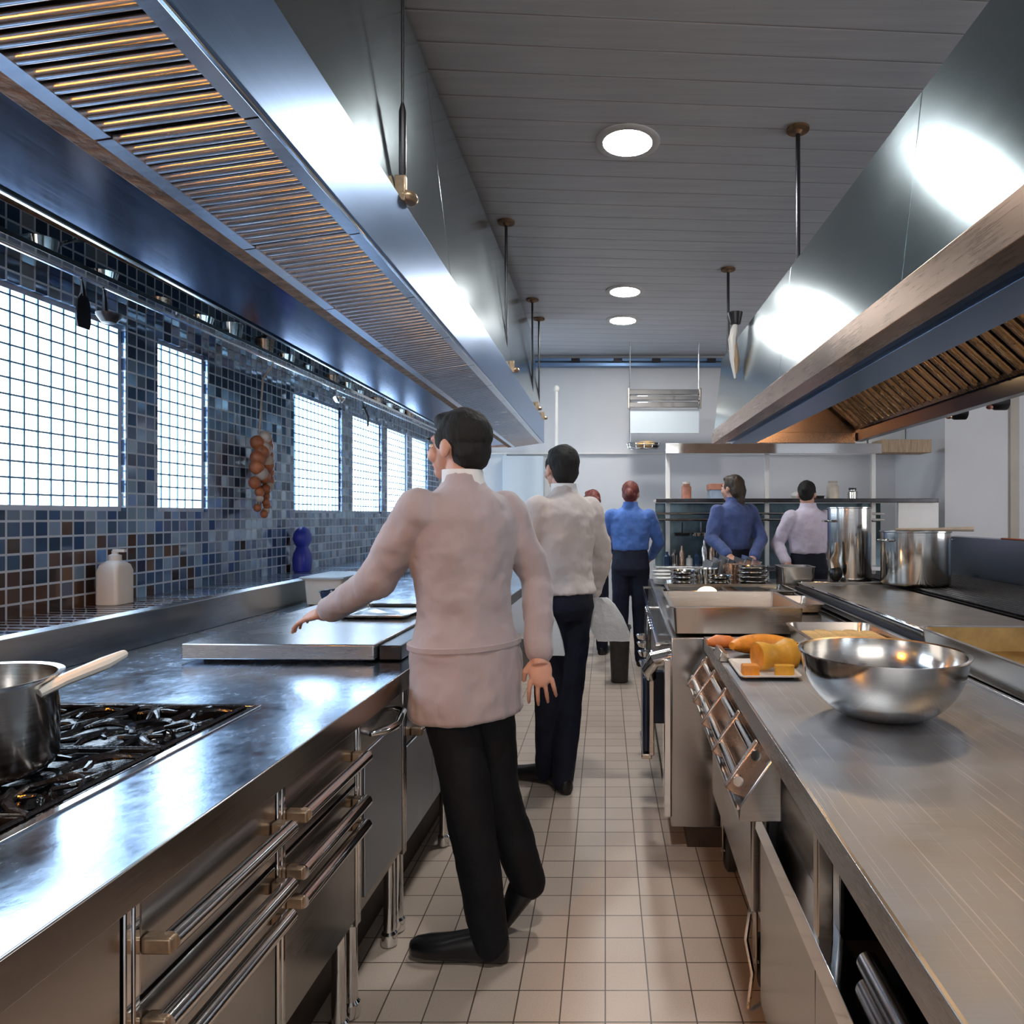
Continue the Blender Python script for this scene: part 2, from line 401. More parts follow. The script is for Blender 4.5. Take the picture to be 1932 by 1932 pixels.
def solo(name, label, cat, mb, mat, base, frame='K', group=None, bevel=0.0, sharp=35):
    o = mesh_obj(name, mb, mat, base, bevel, sharp); place(o, base, frame); BASE[o.name] = base; return tag(o, label, cat, group)
def struct(name, mb, mat, frame='W', bevel=0.0, parent=None, sharp=35):
    o = mesh_obj(name, mb, mat, (0, 0, 0), bevel, sharp)
    if parent is None: place(o, (0, 0, 0), frame)
    else: o.parent = parent
    BASE[o.name] = (0, 0, 0)
    o['kind'] = 'structure'; return o
def dup(root, base, frame, label, rot=0.0):
    r = root.copy(); COL.objects.link(r); place(r, base, frame); r.rotation_euler.z += rot; r['label'] = label; BASE[r.name] = base
    for ch in list(root.children):
        c = ch.copy(); COL.objects.link(c); c.parent = r
        for g in list(ch.children):
            d = g.copy(); COL.objects.link(d); d.parent = c
    return r

# ------------------------------------------------------------------ room shell
CEIL = 3.30
BACK = 8.2
struct('floor', MB().box(-3.2, 6.0, -4.0, 9.0, -0.1, 0.0), 'floor_tile')
struct('ceiling', MB().box(-3.2, 6.0, -4.0, 9.0, CEIL, CEIL + 0.1), 'ceiling_plank')
struct('wall_back', MB().box(-3.2, 4.02, BACK, BACK + 0.12, 0, CEIL), 'wall_paint')
# pier that stands forward of the back wall on the right, with a beige casing
struct('wall_right', MB().box(3.45, 4.10, 7.0, BACK + 0.1, 0, CEIL).box(4.20, 6.0, 7.0, 7.1, 0, CEIL).box(4.10, 4.20, 7.06, 7.16, 0, CEIL), 'wall_paint')
struct('trim_1', MB().box(4.10, 4.19, 6.97, 7.055, 0, CEIL), 'beige_trim', bevel=0.004)
struct('wall_side', MB().box(5.9, 6.0, -4.0, 7.0, 0, CEIL), 'wall_paint')
struct('trim_2', MB().box(-2.0, 3.44, BACK - 0.055, BACK - 0.001, 2.13, 2.145).box(-1.2, -1.17, BACK - 0.03, BACK - 0.001, 0, 2.13), 'white_gloss')

# left wall with its row of window openings (tiled)
UW = -2.2
WINS = [(1.30, 2.99), (3.20, 3.59), (4.55, 5.33), (5.54, 6.22), (6.37, 6.96), (7.13, 7.70)]
ZB, ZT = 1.42, 2.24
w = MB()
w.box(UW - 0.14, UW, -3.5, 8.4, 0, ZB).box(UW - 0.14, UW, -3.5, 8.4, ZT, CEIL)
prev = -3.5
for a, b in WINS:
    w.box(UW - 0.14, UW, prev, a, ZB, ZT); prev = b
w.box(UW - 0.14, UW, prev, 8.4, ZB, ZT)
struct('wall_left', w, 'mosaic', 'K')
for i, (a, b) in enumerate(WINS):
    fr = MB()
    fr.box(UW - 0.12, UW - 0.02, a, a + 0.02, ZB, ZT).box(UW - 0.12, UW - 0.02, b - 0.02, b, ZB, ZT)
    fr.box(UW - 0.12, UW - 0.02, a + 0.02, b - 0.02, ZB, ZB + 0.02).box(UW - 0.12, UW - 0.02, a + 0.02, b - 0.02, ZT - 0.02, ZT)
    wo = struct('window_%d' % (i + 1), fr, 'window_frame', 'K')
    struct('window_pane', MB().box(UW - 0.075, UW - 0.065, a + 0.02, b - 0.02, ZB + 0.02, ZT - 0.02), 'window_light', parent=wo)
    g = MB(); y = a + 0.06
    while y < b - 0.03:
        g.box(UW - 0.028, UW - 0.022, y - 0.0035, y + 0.0035, ZB + 0.02, ZT - 0.02); y += 0.06
    z = ZB + 0.06
    while z < ZT - 0.03:
        g.box(UW - 0.028, UW - 0.022, a + 0.02, b - 0.02, z - 0.0035, z + 0.0035); z += 0.06
    struct('window_grille', g, 'grid_line', parent=wo)
# tiled ledge along the foot of the wall, and steel cornice ledge over the windows
struct('trim_3', MB().box(UW, -1.87, -0.2, 8.1, 0.0, 1.03), 'mosaic', 'K')
struct('baseboard_left', MB().box(-1.86, -0.86, -0.2, 6.3, 0.0, 0.27), 'plinth', 'K')

# ------------------------------------------------------------------ ceiling lights
def ceiling_light(x, y, label):
    t = thing('ceiling_light', label, 'ceiling light', (x, y, CEIL), 'W', 'round recessed downlights')
    part(t, 'trim_ring', MB().lathe([(0.125, 0), (0.165, 0), (0.165, -0.006), (0.155, -0.012), (0.125, -0.010)], (x, y, CEIL), 40), 'white_gloss')
    part(t, 'diffuser', MB().lathe([(0.001, -0.010), (0.08, -0.0095), (0.126, -0.007), (0.126, -0.001), (0.001, -0.001)], (x, y, CEIL), 40), 'lamp_light')
ceiling_light(0.113, 3.50, 'largest round recessed downlight, alone in the middle of the plank ceiling')
ceiling_light(0.166, 5.83, 'round recessed downlight in front of the far one of the close pair')
ceiling_light(0.170, 6.69, 'round recessed downlight farthest back, nearest the end wall')
ceiling_light(0.10, 0.9, 'added round recessed downlight, out of view above the near end of the aisle')  # added downlight out of view, for more light near the camera

# ------------------------------------------------------------------ left hood
def filter_panel(t, A, B, y0, y1, pitch, mat, rise=0.006, nseg=6):
    A, B = Vector((A[0], 0, A[1])), Vector((B[0], 0, B[1]))
    d = (B - A).normalized(); nrm = Vector((d.z, 0, -d.x))
    if nrm.z > 0: nrm = -nrm
    m = MB(); n = max(1, round((y1 - y0) / pitch)); p = (y1 - y0) / n
    def bar(a, b, ya, yb, h):
        vs = []
        for q in (a, b):
            for y in (ya, yb):
                vs += [q + Vector((0, y, 0)), q + Vector((0, y, 0)) + nrm * h]
        return m.add(vs, [(0, 1, 3, 2), (4, 6, 7, 5), (0, 4, 5, 1), (2, 3, 7, 6), (1, 5, 7, 3), (0, 2, 6, 4)])
    for i in range(n):
        yc = y0 + (i + 0.5) * p; rs = []
        for j in range(nseg + 1):
            f = 0.03 + 0.94 * j / nseg
            c = A + (B - A) * f; ring = []
            for k in range(9):
                a = PI * k / 8
                ring.append(c + Vector((0, yc - math.cos(a) * p * 0.31, 0)) + nrm * (math.sin(a) * rise + 0.002))
            ring += [c + Vector((0, yc + p * 0.27, 0)) - nrm * 0.001, c + Vector((0, yc - p * 0.27, 0)) - nrm * 0.001]
            rs.append(ring)
        m.rings(rs)
    L = (B - A).length
    bar(A, A + d * 0.03, y0, y1, 0.014); bar(B - d * 0.03, B, y0, y1, 0.014)
    part(t, 'filter', m, mat)
    k = MB(); vs = []
    for q in (A, B):
        for y in (y0, y1): vs += [q + Vector((0, y, 0)) - nrm * 0.02, q + Vector((0, y, 0)) - nrm * 0.004]
    k.add(vs, [(0, 1, 3, 2), (4, 6, 7, 5), (0, 4, 5, 1), (2, 3, 7, 6), (1, 5, 7, 3), (0, 2, 6, 4)])
    return k
def add_rod(t, x, y, z0, r=0.009, mat='dark_metal', plate=True, bracket=None):
    rod = part(t, 'hanger_rod', MB().tube([(x, y, z0), (x, y, CEIL - 0.012)], r, 10), mat)
    if plate:
        part(rod, 'ceiling_plate', MB().lathe([(0.012, -0.03), (0.022, -0.014), (0.055, -0.012), (0.055, -0.001), (0.012, -0.001)], (x, y, CEIL), 20), 'rust')
    if bracket and r < 0.006:
        part(rod, 'turnbuckle', MB().tube([(x, y, z0 + 0.05), (x, y, z0 + 0.08), (x, y, z0 + 0.26), (x, y, z0 + 0.285)], [0.006, 0.011, 0.011, 0.005], 10), mat)
    if bracket:
        part(rod, 'bracket', bracket, 'brass', 0.003)
HD0, HD1 = -0.3, 6.70
lh = thing('extractor_hood', 'long steel extractor hood with ribbed filters along the window wall', 'extractor hood', (-1.0, 3.2, 2.1), 'W')
for a, b in ((-0.3, 2.74), (2.745, 4.6), (4.605, HD1)):
    part(lh, 'front_panel', MB().strip([(-0.612, 2.322), (-0.72, 3.215)], 0.012, a, b), 'steel_hood', 0.002)
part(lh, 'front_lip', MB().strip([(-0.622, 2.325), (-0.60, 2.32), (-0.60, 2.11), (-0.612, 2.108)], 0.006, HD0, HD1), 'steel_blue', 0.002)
part(lh, 'edge_strip', MB().box(-0.609, -0.599, HD0, HD1, 2.100, 2.112), 'chrome', 0.002, 'bright bottom edge')
part(lh, 'gutter', MB().strip([(-0.905, 2.09), (-0.908, 2.070), (-0.942, 2.066), (-0.946, 2.085)], 0.004, HD0, HD1), 'rust', 0.001, 'dark brown drip gutter')
part(lh, 'rear_underside', MB().strip([(-0.947, 2.083), (-1.215, 2.066), (-1.225, 2.085)], -0.006, HD0, HD1), 'steel_under', 0.001)
part(lh, 'rear_panel', MB().box(-1.24, -1.226, HD0, HD1, 2.06, 3.215), 'steel_hood', 0.002)
part(lh, 'roof', MB().box(-1.226, -0.73, HD0, HD1, 3.2, 3.215), 'steel_hood')
part(lh, 'end_panel', MB().prism([(-0.60, 2.11), (-0.612, 2.32), (-0.72, 3.2), (-1.235, 3.2), (-1.235, 2.062), (-0.905, 2.07)], HD1, HD1 + 0.012), 'copper_steel', 0.002)
y = HD0 + 0.02; back = MB()
while y < HD1 - 0.4:
    k = filter_panel(lh, (-0.612, 2.118), (-0.903, 2.076), y, y + 0.494, 0.0353, 'steel_filter', 0.011)
    back.add(k.v, k.f); y += 0.5
part(lh, 'filter_backing', back, 'black_void')
for yy in (2.03, 4.45, 6.05, 6.64):
    bk = MB().lathe([(0.004, 0), (0.028, 0.002), (0.034, 0.016), (0.028, 0.030), (0.004, 0.032)], (-0.612 + 0.022, yy + 0.02, 2.328), 16).box(-0.618, -0.586, yy - 0.012, yy + 0.012, 2.324, 2.40)
    add_rod(lh, -0.597 if yy < 3 else -0.64, yy, 2.33 if yy < 3 else 2.34, 0.0045 if yy < 3 else 0.009, bracket=bk)
def point_light(name, loc, energy, color, r=0.05, parent=None):
    d = bpy.data.lights.new(name, 'POINT'); d.energy = energy; d.color = color; d.shadow_soft_size = r
    o = bpy.data.objects.new(name, d); COL.objects.link(o); o.location = loc; return o
# assumed unseen heat lamp on a rod under the near end of the left hood
hc_ = (-1.13, 0.36, 1.84)  # lamp assumed from orange reflections, added to warm filters and pot
hp_ = thing('assumed_heat_lamp', 'assumed orange glowing heat lamp hung unseen under the left hood above the hob end', 'heat lamp', (hc_[0], hc_[1], 2.066), 'W')
part(hp_, 'rod', MB().tube([(hc_[0], hc_[1], 1.965), (hc_[0], hc_[1], 2.066)], 0.008, 8), 'chrome')
part(hp_, 'shade', MB().lathe([(0.02, 0.14), (0.05, 0.13), (0.10, 0.06), (0.13, -0.02), (0.126, -0.02), (0.096, 0.055), (0.046, 0.122), (0.02, 0.13)], hc_, 28), 'copper_steel')
part(hp_, 'bulb', MB().ell((hc_[0], hc_[1], hc_[2] - 0.01), (0.095, 0.095, 0.10), 20, 12), 'heat_glow')

# ------------------------------------------------------------------ right hood
R0, R1 = 0.35, 5.50
rh = thing('extractor_hood', 'steel extractor hood with copper toned lip over the cooking island', 'extractor hood', (1.45, 3.0, 2.0), 'W')
for a, b in ((R0, 2.02), (2.022, 3.45), (3.452, R1)):
    part(rh, 'front_panel', MB().strip([(0.868, 2.075), (0.93, 2.648)], -0.012, a, b), 'steel_hood', 0.002)
part(rh, 'front_lip', MB().strip([(0.875, 2.078), (0.86, 2.07), (0.86, 1.98), (0.945, 1.98)], -0.008, R0, R1), 'copper_steel', 0.002)
part(rh, 'light_slot', MB().box(0.945, 1.012, R0, R1, 1.992, 2.01), 'dark_metal')
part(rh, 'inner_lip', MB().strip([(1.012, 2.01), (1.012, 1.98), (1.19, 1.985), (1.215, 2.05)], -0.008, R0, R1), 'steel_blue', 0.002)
part(rh, 'roof', MB().box(0.935, 2.02, R0, R1, 2.638, 2.65).box(2.02, 2.035, R0, R1, 2.0, 2.65), 'steel_hood')
part(rh, 'inner_panel', MB().strip([(1.215, 2.05), (1.30, 2.60)], 0.006, R0, R1), 'copper_steel')
back = MB(); y = R0 + 0.02
while y < R1 - 0.5:
    k = filter_panel(rh, (1.42, 2.60), (1.985, 2.085), y, y + 0.50, 0.10, 'bronze_filter', 0.022)
    back.add(k.v, k.f); y += 0.505
part(rh, 'filter_backing', back, 'black_void')
part(rh, 'rear_lip', MB().strip([(1.99, 2.10), (1.99, 1.99), (2.05, 1.99), (2.05, 2.02)], 0.008, R0, R1), 'navy_plastic', 0.002)
part(rh, 'end_panel', MB().prism([(0.87, 1.99), (0.87, 2.075), (0.935, 2.645), (2.02, 2.645), (2.02, 2.0)], R1, R1 + 0.012), 'copper_steel', 0.002)
part(rh, 'end_lip', MB().box(1.02, 1.98, R1 - 0.05, R1 - 0.002, 1.975, 2.06), 'copper_steel', 0.003)
for yy in (3.38, 5.30):
    add_rod(rh, 0.945, yy, 2.645, 0.011)
for yy in (1.3, 2.7, 4.2):  # assumed lamps hidden behind the lip, for the warm hood interior
    bl = part(rh, 'assumed_hood_lamp', MB().ell((1.46, yy, 2.42), (0.045, 0.045, 0.055)), 'bulb_warm')
    point_light('assumed_hood_lamp_light', (1.50, yy, 2.33), HOOD_WARM, (1.0, 0.66, 0.34), 0.05)
# bent scoop hung at the far end of the right hood
sc_ = thing('scoop', 'white scoop with wooden grip hung on the end of the island hood', 'scoop', (0.86, 4.6, 2.30), 'W')
part(sc_, 'cup', MB().lathe([(0.004, -0.03), (0.035, -0.02), (0.045, 0.03), (0.05, 0.055), (0.045, 0.055), (0.038, 0.03), (0.026, -0.008), (0.004, -0.015)], (0.868, 4.6, 2.70), 20), 'dark_metal')
part(sc_, 'shank', MB().tube([(0.868, 4.6, 2.675), (0.858, 4.58, 2.63), (0.845, 4.57, 2.57), (0.85, 4.57, 2.44), (0.862, 4.57, 2.31)], [0.016, 0.026, 0.030, 0.026, 0.008], 10), 'white_gloss')
part(sc_, 'grip', MB().tube([(0.862, 4.55, 2.54), (0.868, 4.55, 2.43), (0.868, 4.555, 2.34)], [0.008, 0.020, 0.008], 8), 'wood')

# ------------------------------------------------------------------ left run: worktop, cabinets
TOP = 0.90
UF = -0.70
wt = MB()
HU0, HU1, HV0, HV1 = -1.56, -0.955, 0.42, 1.78      # hob cut-out
wt.box(HU1, UF - 0.006, -0.2, 6.3, 0.852, TOP).box(-1.85, HU0, -0.2, 6.3, 0.852, TOP)
wt.box(HU0, HU1, -0.2, HV0, 0.852, TOP).box(HU0, HU1, HV1, 6.3, 0.852, TOP)
lw = thing('worktop', 'long brushed steel worktop with a sunken hob under the windows', 'worktop', (-1.27, 3.0, 0.852))
part(lw, 'surface', wt, 'steel_worktop')
part(lw, 'front_edge', MB().box(UF - 0.006, UF, -0.2, 6.3, 0.838, TOP + 0.0005), 'steel_front', 0.002)
part(lw, 'upstand', MB().strip([(-1.838, TOP), (-1.848, 1.025), (-1.868, 1.034)], -0.008, -0.2, 4.35), 'steel_front', 0.002)
# hob
hb = thing('gas_hob', 'black gas hob with cast iron grates sunk in the steel worktop', 'hob', (-1.25, 1.1, 0.865))
part(hb, 'tray', MB().pan(HU0 + 0.002, HU1 - 0.002, HV0 + 0.002, HV1 - 0.002, 0.86, 0.902, 0.003, 0.004, 0.02, 0.012), 'iron')
part(hb, 'rim', MB().box(HU1 - 0.01, HU1 + 0.008, HV0, HV1, TOP + 0.0005, TOP + 0.0045).box(HU0, HU1 - 0.01, HV1 - 0.01, HV1 + 0.008, TOP + 0.0005, TOP + 0.0045), 'chrome', 0.001)
nv, nu = 4, 2
cw, cl = (HU1 - HU0 - 0.04) / nu, (HV1 - HV0 - 0.04) / nv
for i in range(nu):
    for j in range(nv):
        cx = HU0 + 0.02 + (i + 0.5) * cw; cy = HV0 + 0.02 + (j + 0.5) * cl
        part(hb, 'burner', MB().lathe([(0.002, 0.03), (0.035, 0.028), (0.045, 0.020), (0.05, 0.012), (0.055, 0.0), (0.002, 0.0)], (cx, cy, 0.866), 20), 'iron')
        g = MB(); hx, hy = cw / 2 - 0.006, cl / 2 - 0.006; zg = 0.905
        g.tube([(cx - hx, cy - hy, zg), (cx + hx, cy - hy, zg), (cx + hx, cy + hy, zg), (cx - hx, cy + hy, zg), (cx - hx, cy - hy + 0.002, zg)], 0.006, 8)
        for k in range(12):
            a = 2 * PI * k / 12 + 0.2; sw = 0.45 if k % 2 else -0.35
            pts = []
            for q in range(6):
                f = q / 5; rr = 0.045 + f * (min(hx / max(abs(math.cos(a)), 0.01), hy / max(abs(math.sin(a)), 0.01)) - 0.045)
                aa = a + sw * math.sin(f * PI) * 0.6
                pts.append((cx + rr * math.cos(aa), cy + rr * math.sin(aa), zg + 0.006 * math.sin(f * PI)))
            g.tube(pts, [0.004, 0.006, 0.009, 0.009, 0.007, 0.005], 8)
        g.lathe([(0.040, 0), (0.047, 0.005), (0.054, 0), (0.047, -0.005), (0.040, -0.0001)], (cx, cy, zg), 24)
        for k in range(6):
            a = 2 * PI * k / 6 + 0.5; q0 = 0.085 + 0.012 * (k % 3)
            g.tube([(cx + (q0 + 0.008 * t) * math.cos(a + t * 0.28), cy + (q0 + 0.008 * t) * math.sin(a + t * 0.28), zg + 0.004) for t in range(4)], [0.004, 0.007, 0.007, 0.004], 6)
        for qx in (-1, 1):
            for qy in (-1, 1): g.tube([(cx + qx * hx, cy + qy * hy, 0.868), (cx + qx * hx, cy + qy * hy, zg)], 0.006, 6)
        part(hb, 'grate', g, 'iron')
# saucepan
sx, sy, sz = -1.225, 1.235, 0.9225
sp = thing('saucepan', 'steel saucepan with a long flat handle standing on the black hob', 'saucepan', (sx, sy, sz))
part(sp, 'pot', MB().lathe([(0.002, 0), (0.135, 0), (0.146, 0.008), (0.150, 0.02), (0.150, 0.165), (0.158, 0.172), (0.158, 0.177), (0.146, 0.175), (0.145, 0.02), (0.13, 0.006), (0.002, 0.006)], (sx, sy, sz), 48), 'steel_pot', sharp=50)
part(sp, 'handle', MB().tube([(sx + 0.145, sy + 0.01, sz + 0.150), (sx + 0.16, sy + 0.05, sz + 0.165), (sx + 0.175, sy + 0.13, sz + 0.178), (sx + 0.165, sy + 0.20, sz + 0.184)], [0.010, 0.012, 0.014, 0.009], 10), 'white_plastic')
# cabinet carcasses
FACE = -0.728
def handle_bar(parent, v0, v1, z, r=0.016, out=0.038, mat='chrome'):
    b = MB().tube([(FACE + out, v0, z), (FACE + out, v1, z)], [r, r], 14)
    h = part(parent, 'handle', b, mat, sharp=60)
    return h
def handle_ends(parent, v0, v1, z, out=0.038):
    for v in (v0 + 0.010, v1 - 0.010):
        part(parent, 'handle_mount', MB().box(FACE + 0.0, FACE + out + 0.010, v - 0.012, v + 0.012, z - 0.014, z + 0.012), 'brass', 0.004)
def cabinet(v0, v1, kind, label):
    t = thing('base_cabinet', label, 'cabinet', ((FACE - 0.5), (v0 + v1) / 2, 0.27), 'K', 'steel cabinets under the left worktop')
    part(t, 'body', MB().box(-1.80, FACE - 0.02, v0 + 0.002, v1 - 0.002, 0.275, 0.85 if v0 > HV1 else 0.848), 'steel_front') if v0 >= HV1 else \
        part(t, 'body', MB().box(-1.80, FACE - 0.02, v0 + 0.002, v1 - 0.002, 0.275, 0.835), 'steel_front')
    for p in (v0 + 0.002, v1 - 0.016):
        part(t, 'frame', MB().box(FACE - 0.02, FACE + 0.004, p, p + 0.014, 0.28, 0.837), 'chrome', 0.003)
    a, b = v0 + 0.02, v1 - 0.02
    if kind == 'panel':
        part(t, 'door', MB().box(FACE - 0.018, FACE, a, b, 0.30, 0.832), 'steel_front', 0.003)
    if kind == 'drawers':
        d = part(t, 'drawer', MB().box(FACE - 0.018, FACE, a, b, 0.675, 0.832), 'steel_front', 0.003)
        handle_bar(d, a + 0.012, b - 0.012, 0.752); handle_ends(d, a, b, 0.752)
        d = part(t, 'drawer', MB().box(FACE - 0.018, FACE, a, b, 0.598, 0.665), 'steel_front', 0.003)
        handle_bar(d, a + 0.006, b - 0.006, 0.630, 0.017, 0.034); handle_ends(d, a, b, 0.630, 0.03)
        d = part(t, 'door', MB().box(FACE - 0.018, FACE, a, b, 0.30, 0.590), 'steel_front', 0.003)
        handle_bar(d, a + 0.006, b - 0.006, 0.566, 0.016, 0.034); handle_ends(d, a, b, 0.566, 0.03)
    if kind == 'door':
        d = part(t, 'door', MB().box(FACE - 0.018, FACE, a, b, 0.30, 0.832), 'steel_front', 0.003)
        part(d, 'inset_panel', MB().box(FACE, FACE + 0.006, a + 0.02, b - 0.02, 0.33, 0.735), 'steel_top', 0.003)
        part(d, 'handle', MB().tube([(FACE, a + 0.08, 0.77), (FACE + 0.035, a + 0.10, 0.775), (FACE + 0.042, (a + b) / 2, 0.765), (FACE + 0.035, b - 0.10, 0.785), (FACE, b - 0.08, 0.79)], [0.008, 0.012, 0.014, 0.012, 0.008], 10), 'chrome', sharp=60)
    if kind == 'double':
        mid = (a + b) / 2
        d = part(t, 'drawer', MB().box(FACE - 0.018, FACE, a, b, 0.635, 0.832), 'steel_front', 0.003)
        handle_bar(d, a + 0.05, b - 0.05, 0.66, 0.009, 0.03); handle_ends(d, a + 0.05, b - 0.05, 0.66, 0.03)
        for p, q in ((a, mid - 0.003), (mid + 0.003, b)):
            d = part(t, 'door', MB().box(FACE - 0.018, FACE, p, q, 0.30, 0.622), 'steel_top', 0.003)
    for v in (v0 + 0.04, v1 - 0.04):
        part(t, 'leg', MB().lathe([(0.02, 0), (0.026, 0.004), (0.026, 0.04), (0.018, 0.05), (0.018, 0.275)], (FACE - 0.035, v, 0.0), 14), 'chrome')
CABS = [(0.10, 1.00, 'panel', 'plain steel cabinet with a blank front at the near end of the left run'),
        (1.00, 1.445, 'drawers', 'wider steel cabinet with three long bar handles beside the blank panel'),
        (1.445, 1.87, 'drawers', 'second steel cabinet with three bar handles, just before the door with a small handle'),
        (1.87, 2.27, 'door', 'steel cabinet with one tall inset door and a short curved handle'),
        (2.27, 2.95, 'double', 'steel cabinet with a drawer over two doors, behind the walking cook'),
        (2.95, 3.65, 'double', 'steel cabinet with drawer and two doors, second behind the walking cook'),
        (3.65, 4.45, 'double', 'steel cabinet with drawer and two doors, third behind the walking cook')]
for c in CABS: cabinet(*c)

# steel griddle plate and things behind it on the left worktop
gp = thing('flat_griddle', 'raised flat steel griddle with black side on the left worktop', 'griddle', (-1.1, 2.9, TOP + 0.001))
part(gp, 'plate', MB().box(-1.50, -0.84, 2.30, 3.55, 0.912, 0.965), 'steel_edge', 0.004)
part(gp, 'feet', MB().box(-1.46, -0.90, 2.36, 3.50, TOP + 0.001, 0.912), 'dark_metal')
part(gp, 'side_control', MB().box(-0.838, -0.76, 2.34, 3.5, 0.905, 0.955), 'dark_metal', 0.004)
def bowl(name, label, cat, c, r, h, mat, frame='K', th=0.003, foot=0.4, n=48, group=None):
    prof = [(0.002, 0), (r * foot, 0)]
    for k in range(1, 9):
        a = k / 8 * PI / 2; prof.append((r * (foot + (1 - foot) * math.sin(a)), h * (1 - math.cos(a)) ** 0.9))
    prof += [(r + 0.006, h), (r + 0.006, h + 0.003), (r - th, h + 0.001)]
    for k in range(8, 0, -1):
        a = k / 8 * PI / 2; prof.append(((r - th) * (foot + (1 - foot) * math.sin(a)), th + (h - th) * (1 - math.cos(a)) ** 0.9))
    prof += [(0.002, th)]
    return solo(name, label, cat, MB().lathe(prof, c, n), mat, c, frame, group, sharp=60)
bowl('mixing_bowl', 'dark blue bowl on the griddle behind the cook\'s reaching hand', 'bowl', (-1.36, 3.30, 0.9655), 0.10, 0.07, 'glass_blue')
solo('gastronorm_lid', 'thin pale steel lid lying on the griddle by the cook', 'lid', MB().pan(-1.22, -0.90, 2.85, 3.25, 0.966, 0.984, 0.003, 0.004, 0.03), 'steel_pot', (-1.06, 3.05, 0.966))
ct = thing('food_container', 'pale plastic food container behind the griddle against the window wall', 'container', (-1.66, 3.95, TOP + 0.001))
part(ct, 'tub', MB().pan(-1.78, -1.54, 3.75, 4.15, TOP + 0.001, 1.05, 0.004, 0.012, 0.03), 'white_plastic')
part(ct, 'lid', MB().box(-1.785, -1.535, 3.745, 4.155, 1.0505, 1.062), 'window_frame', 0.004)
for i, (v, h, r_, lb) in enumerate(((4.55, 0.16, 0.13, 'steel pot on the left worktop past the griddle, nearest of three'), (5.0, 0.10, 0.15, 'low steel pan on the left worktop, middle of three'), (5.5, 0.2, 0.14, 'taller steel pot on the left worktop, farthest of three'))):
    c = (-1.15, v, TOP + 0.001)
    t = thing('cooking_pot', lb, 'pot', c, 'K', 'pots at the far end of the left worktop')
    part(t, 'pot', MB().lathe([(0.002, 0), (r_ - 0.01, 0), (r_, 0.015), (r_, h), (r_ + 0.006, h + 0.004), (r_ - 0.004, h), (r_ - 0.004, 0.01), (0.002, 0.006)], c, 32), 'steel_pot')
    part(t, 'handle', MB().tube([(c[0] + r_ - 0.003, v - 0.04, TOP + h * 0.8), (c[0] + r_ + 0.035, v - 0.03, TOP + h * 0.8), (c[0] + r_ + 0.035, v + 0.03, TOP + h * 0.8), (c[0] + r_ - 0.003, v + 0.04, TOP + h * 0.8)], 0.006, 8), 'chrome')

# things on the tiled ledge
c = (-2.12, 2.82, 1.0302)
jg = thing('soap_dispenser', 'white square soap dispenser with a cap on the tiled ledge', 'dispenser', c)
def rsq(cx, cy, z, hx, hy, q, n=5):
    out = []
    for sx_, sy_, a0 in ((1, 1, 0), (-1, 1, 90), (-1, -1, 180), (1, -1, 270)):
        for k in range(n):
            a = math.radians(a0 + 90 * k / (n - 1)); out.append((cx + sx_ * (hx - q) + q * math.cos(a), cy + sy_ * (hy - q) + q * math.sin(a), z))
    return out
part(jg, 'bottle', MB().rings([rsq(c[0], c[1], c[2] + z, a, b, q) for z, a, b, q in ((0, .042, .050, .012), (.004, .046, .054, .014), (.14, .046, .054, .014), (.165, .042, .048, .02), (.18, .028, .032, .02), (.186, .018, .018, .0179))]), 'white_plastic')
part(jg, 'cap', MB().lathe([(0.002, 0.184), (0.024, 0.184), (0.024, 0.205), (0.012, 0.21), (0.012, 0.225), (0.002, 0.226)], c, 18).box(c[0] - 0.005, c[0] + 0.045, c[1] - 0.008, c[1] + 0.008, c[2] + 0.218, c[2] + 0.23), 'white_gloss')
c = (-2.12, 4.50, 1.0302)
bb = thing('spray_bottle', 'deep blue pinched bottle standing on the tiled ledge by the wall', 'bottle', c)
part(bb, 'bottle', MB().rings([rsq(c[0], c[1], c[2] + z, a * 0.6, a, min(a * 0.55, .04)) for z, a in ((0, .062), (.01, .072), (.08, .078), (.12, .072), (.15, .052), (.165, .046), (.18, .058), (.21, .074), (.245, .072), (.275, .052), (.295, .022))]), 'blue_plastic')
part(bb, 'base', MB().rings([rsq(c[0] + 0.0, c[1] + 0.05, c[2] + z, 0.045, 0.02, 0.015) for z in (0, 0.085)]), 'box_blue')

# rail, hanging utensils over the windows
rl = thing('utensil_rail', 'long steel shelf and utensil rail on the tiled wall above the windows', 'rail', (-2.15, 4.3, 2.3))
part(rl, 'shelf', MB().strip([(-2.195, 2.37), (-2.195, 2.33), (-2.03, 2.325), (-2.03, 2.345)], 0.004, 0.9, 7.9), 'chrome', 0.001)
part(rl, 'bar', MB().tube([(-2.06, 0.9, 2.46), (-2.06, 7.9, 2.46)], 0.011, 10), 'rust')
m_ = MB()
for v in (1.2, 2.6, 4.0, 5.4, 6.8): m_.tube([(-2.06, v, 2.46), (-2.12, v, 2.46), (-2.198, v, 2.44)], 0.007, 8)
part(rl, 'bracket', m_, 'chrome')
part(rl, 'hook_bar', MB().tube([(-2.045, 0.9, 2.30), (-2.045, 7.9, 2.30)], 0.007, 8), 'chrome')
m_ = MB()
for v in (1.3, 3.1, 5.0, 6.9): m_.tube([(-2.045, v, 2.30), (-2.045, v, 2.326)], 0.005, 6)
part(rl, 'hook_bar_clip', m_, 'chrome')
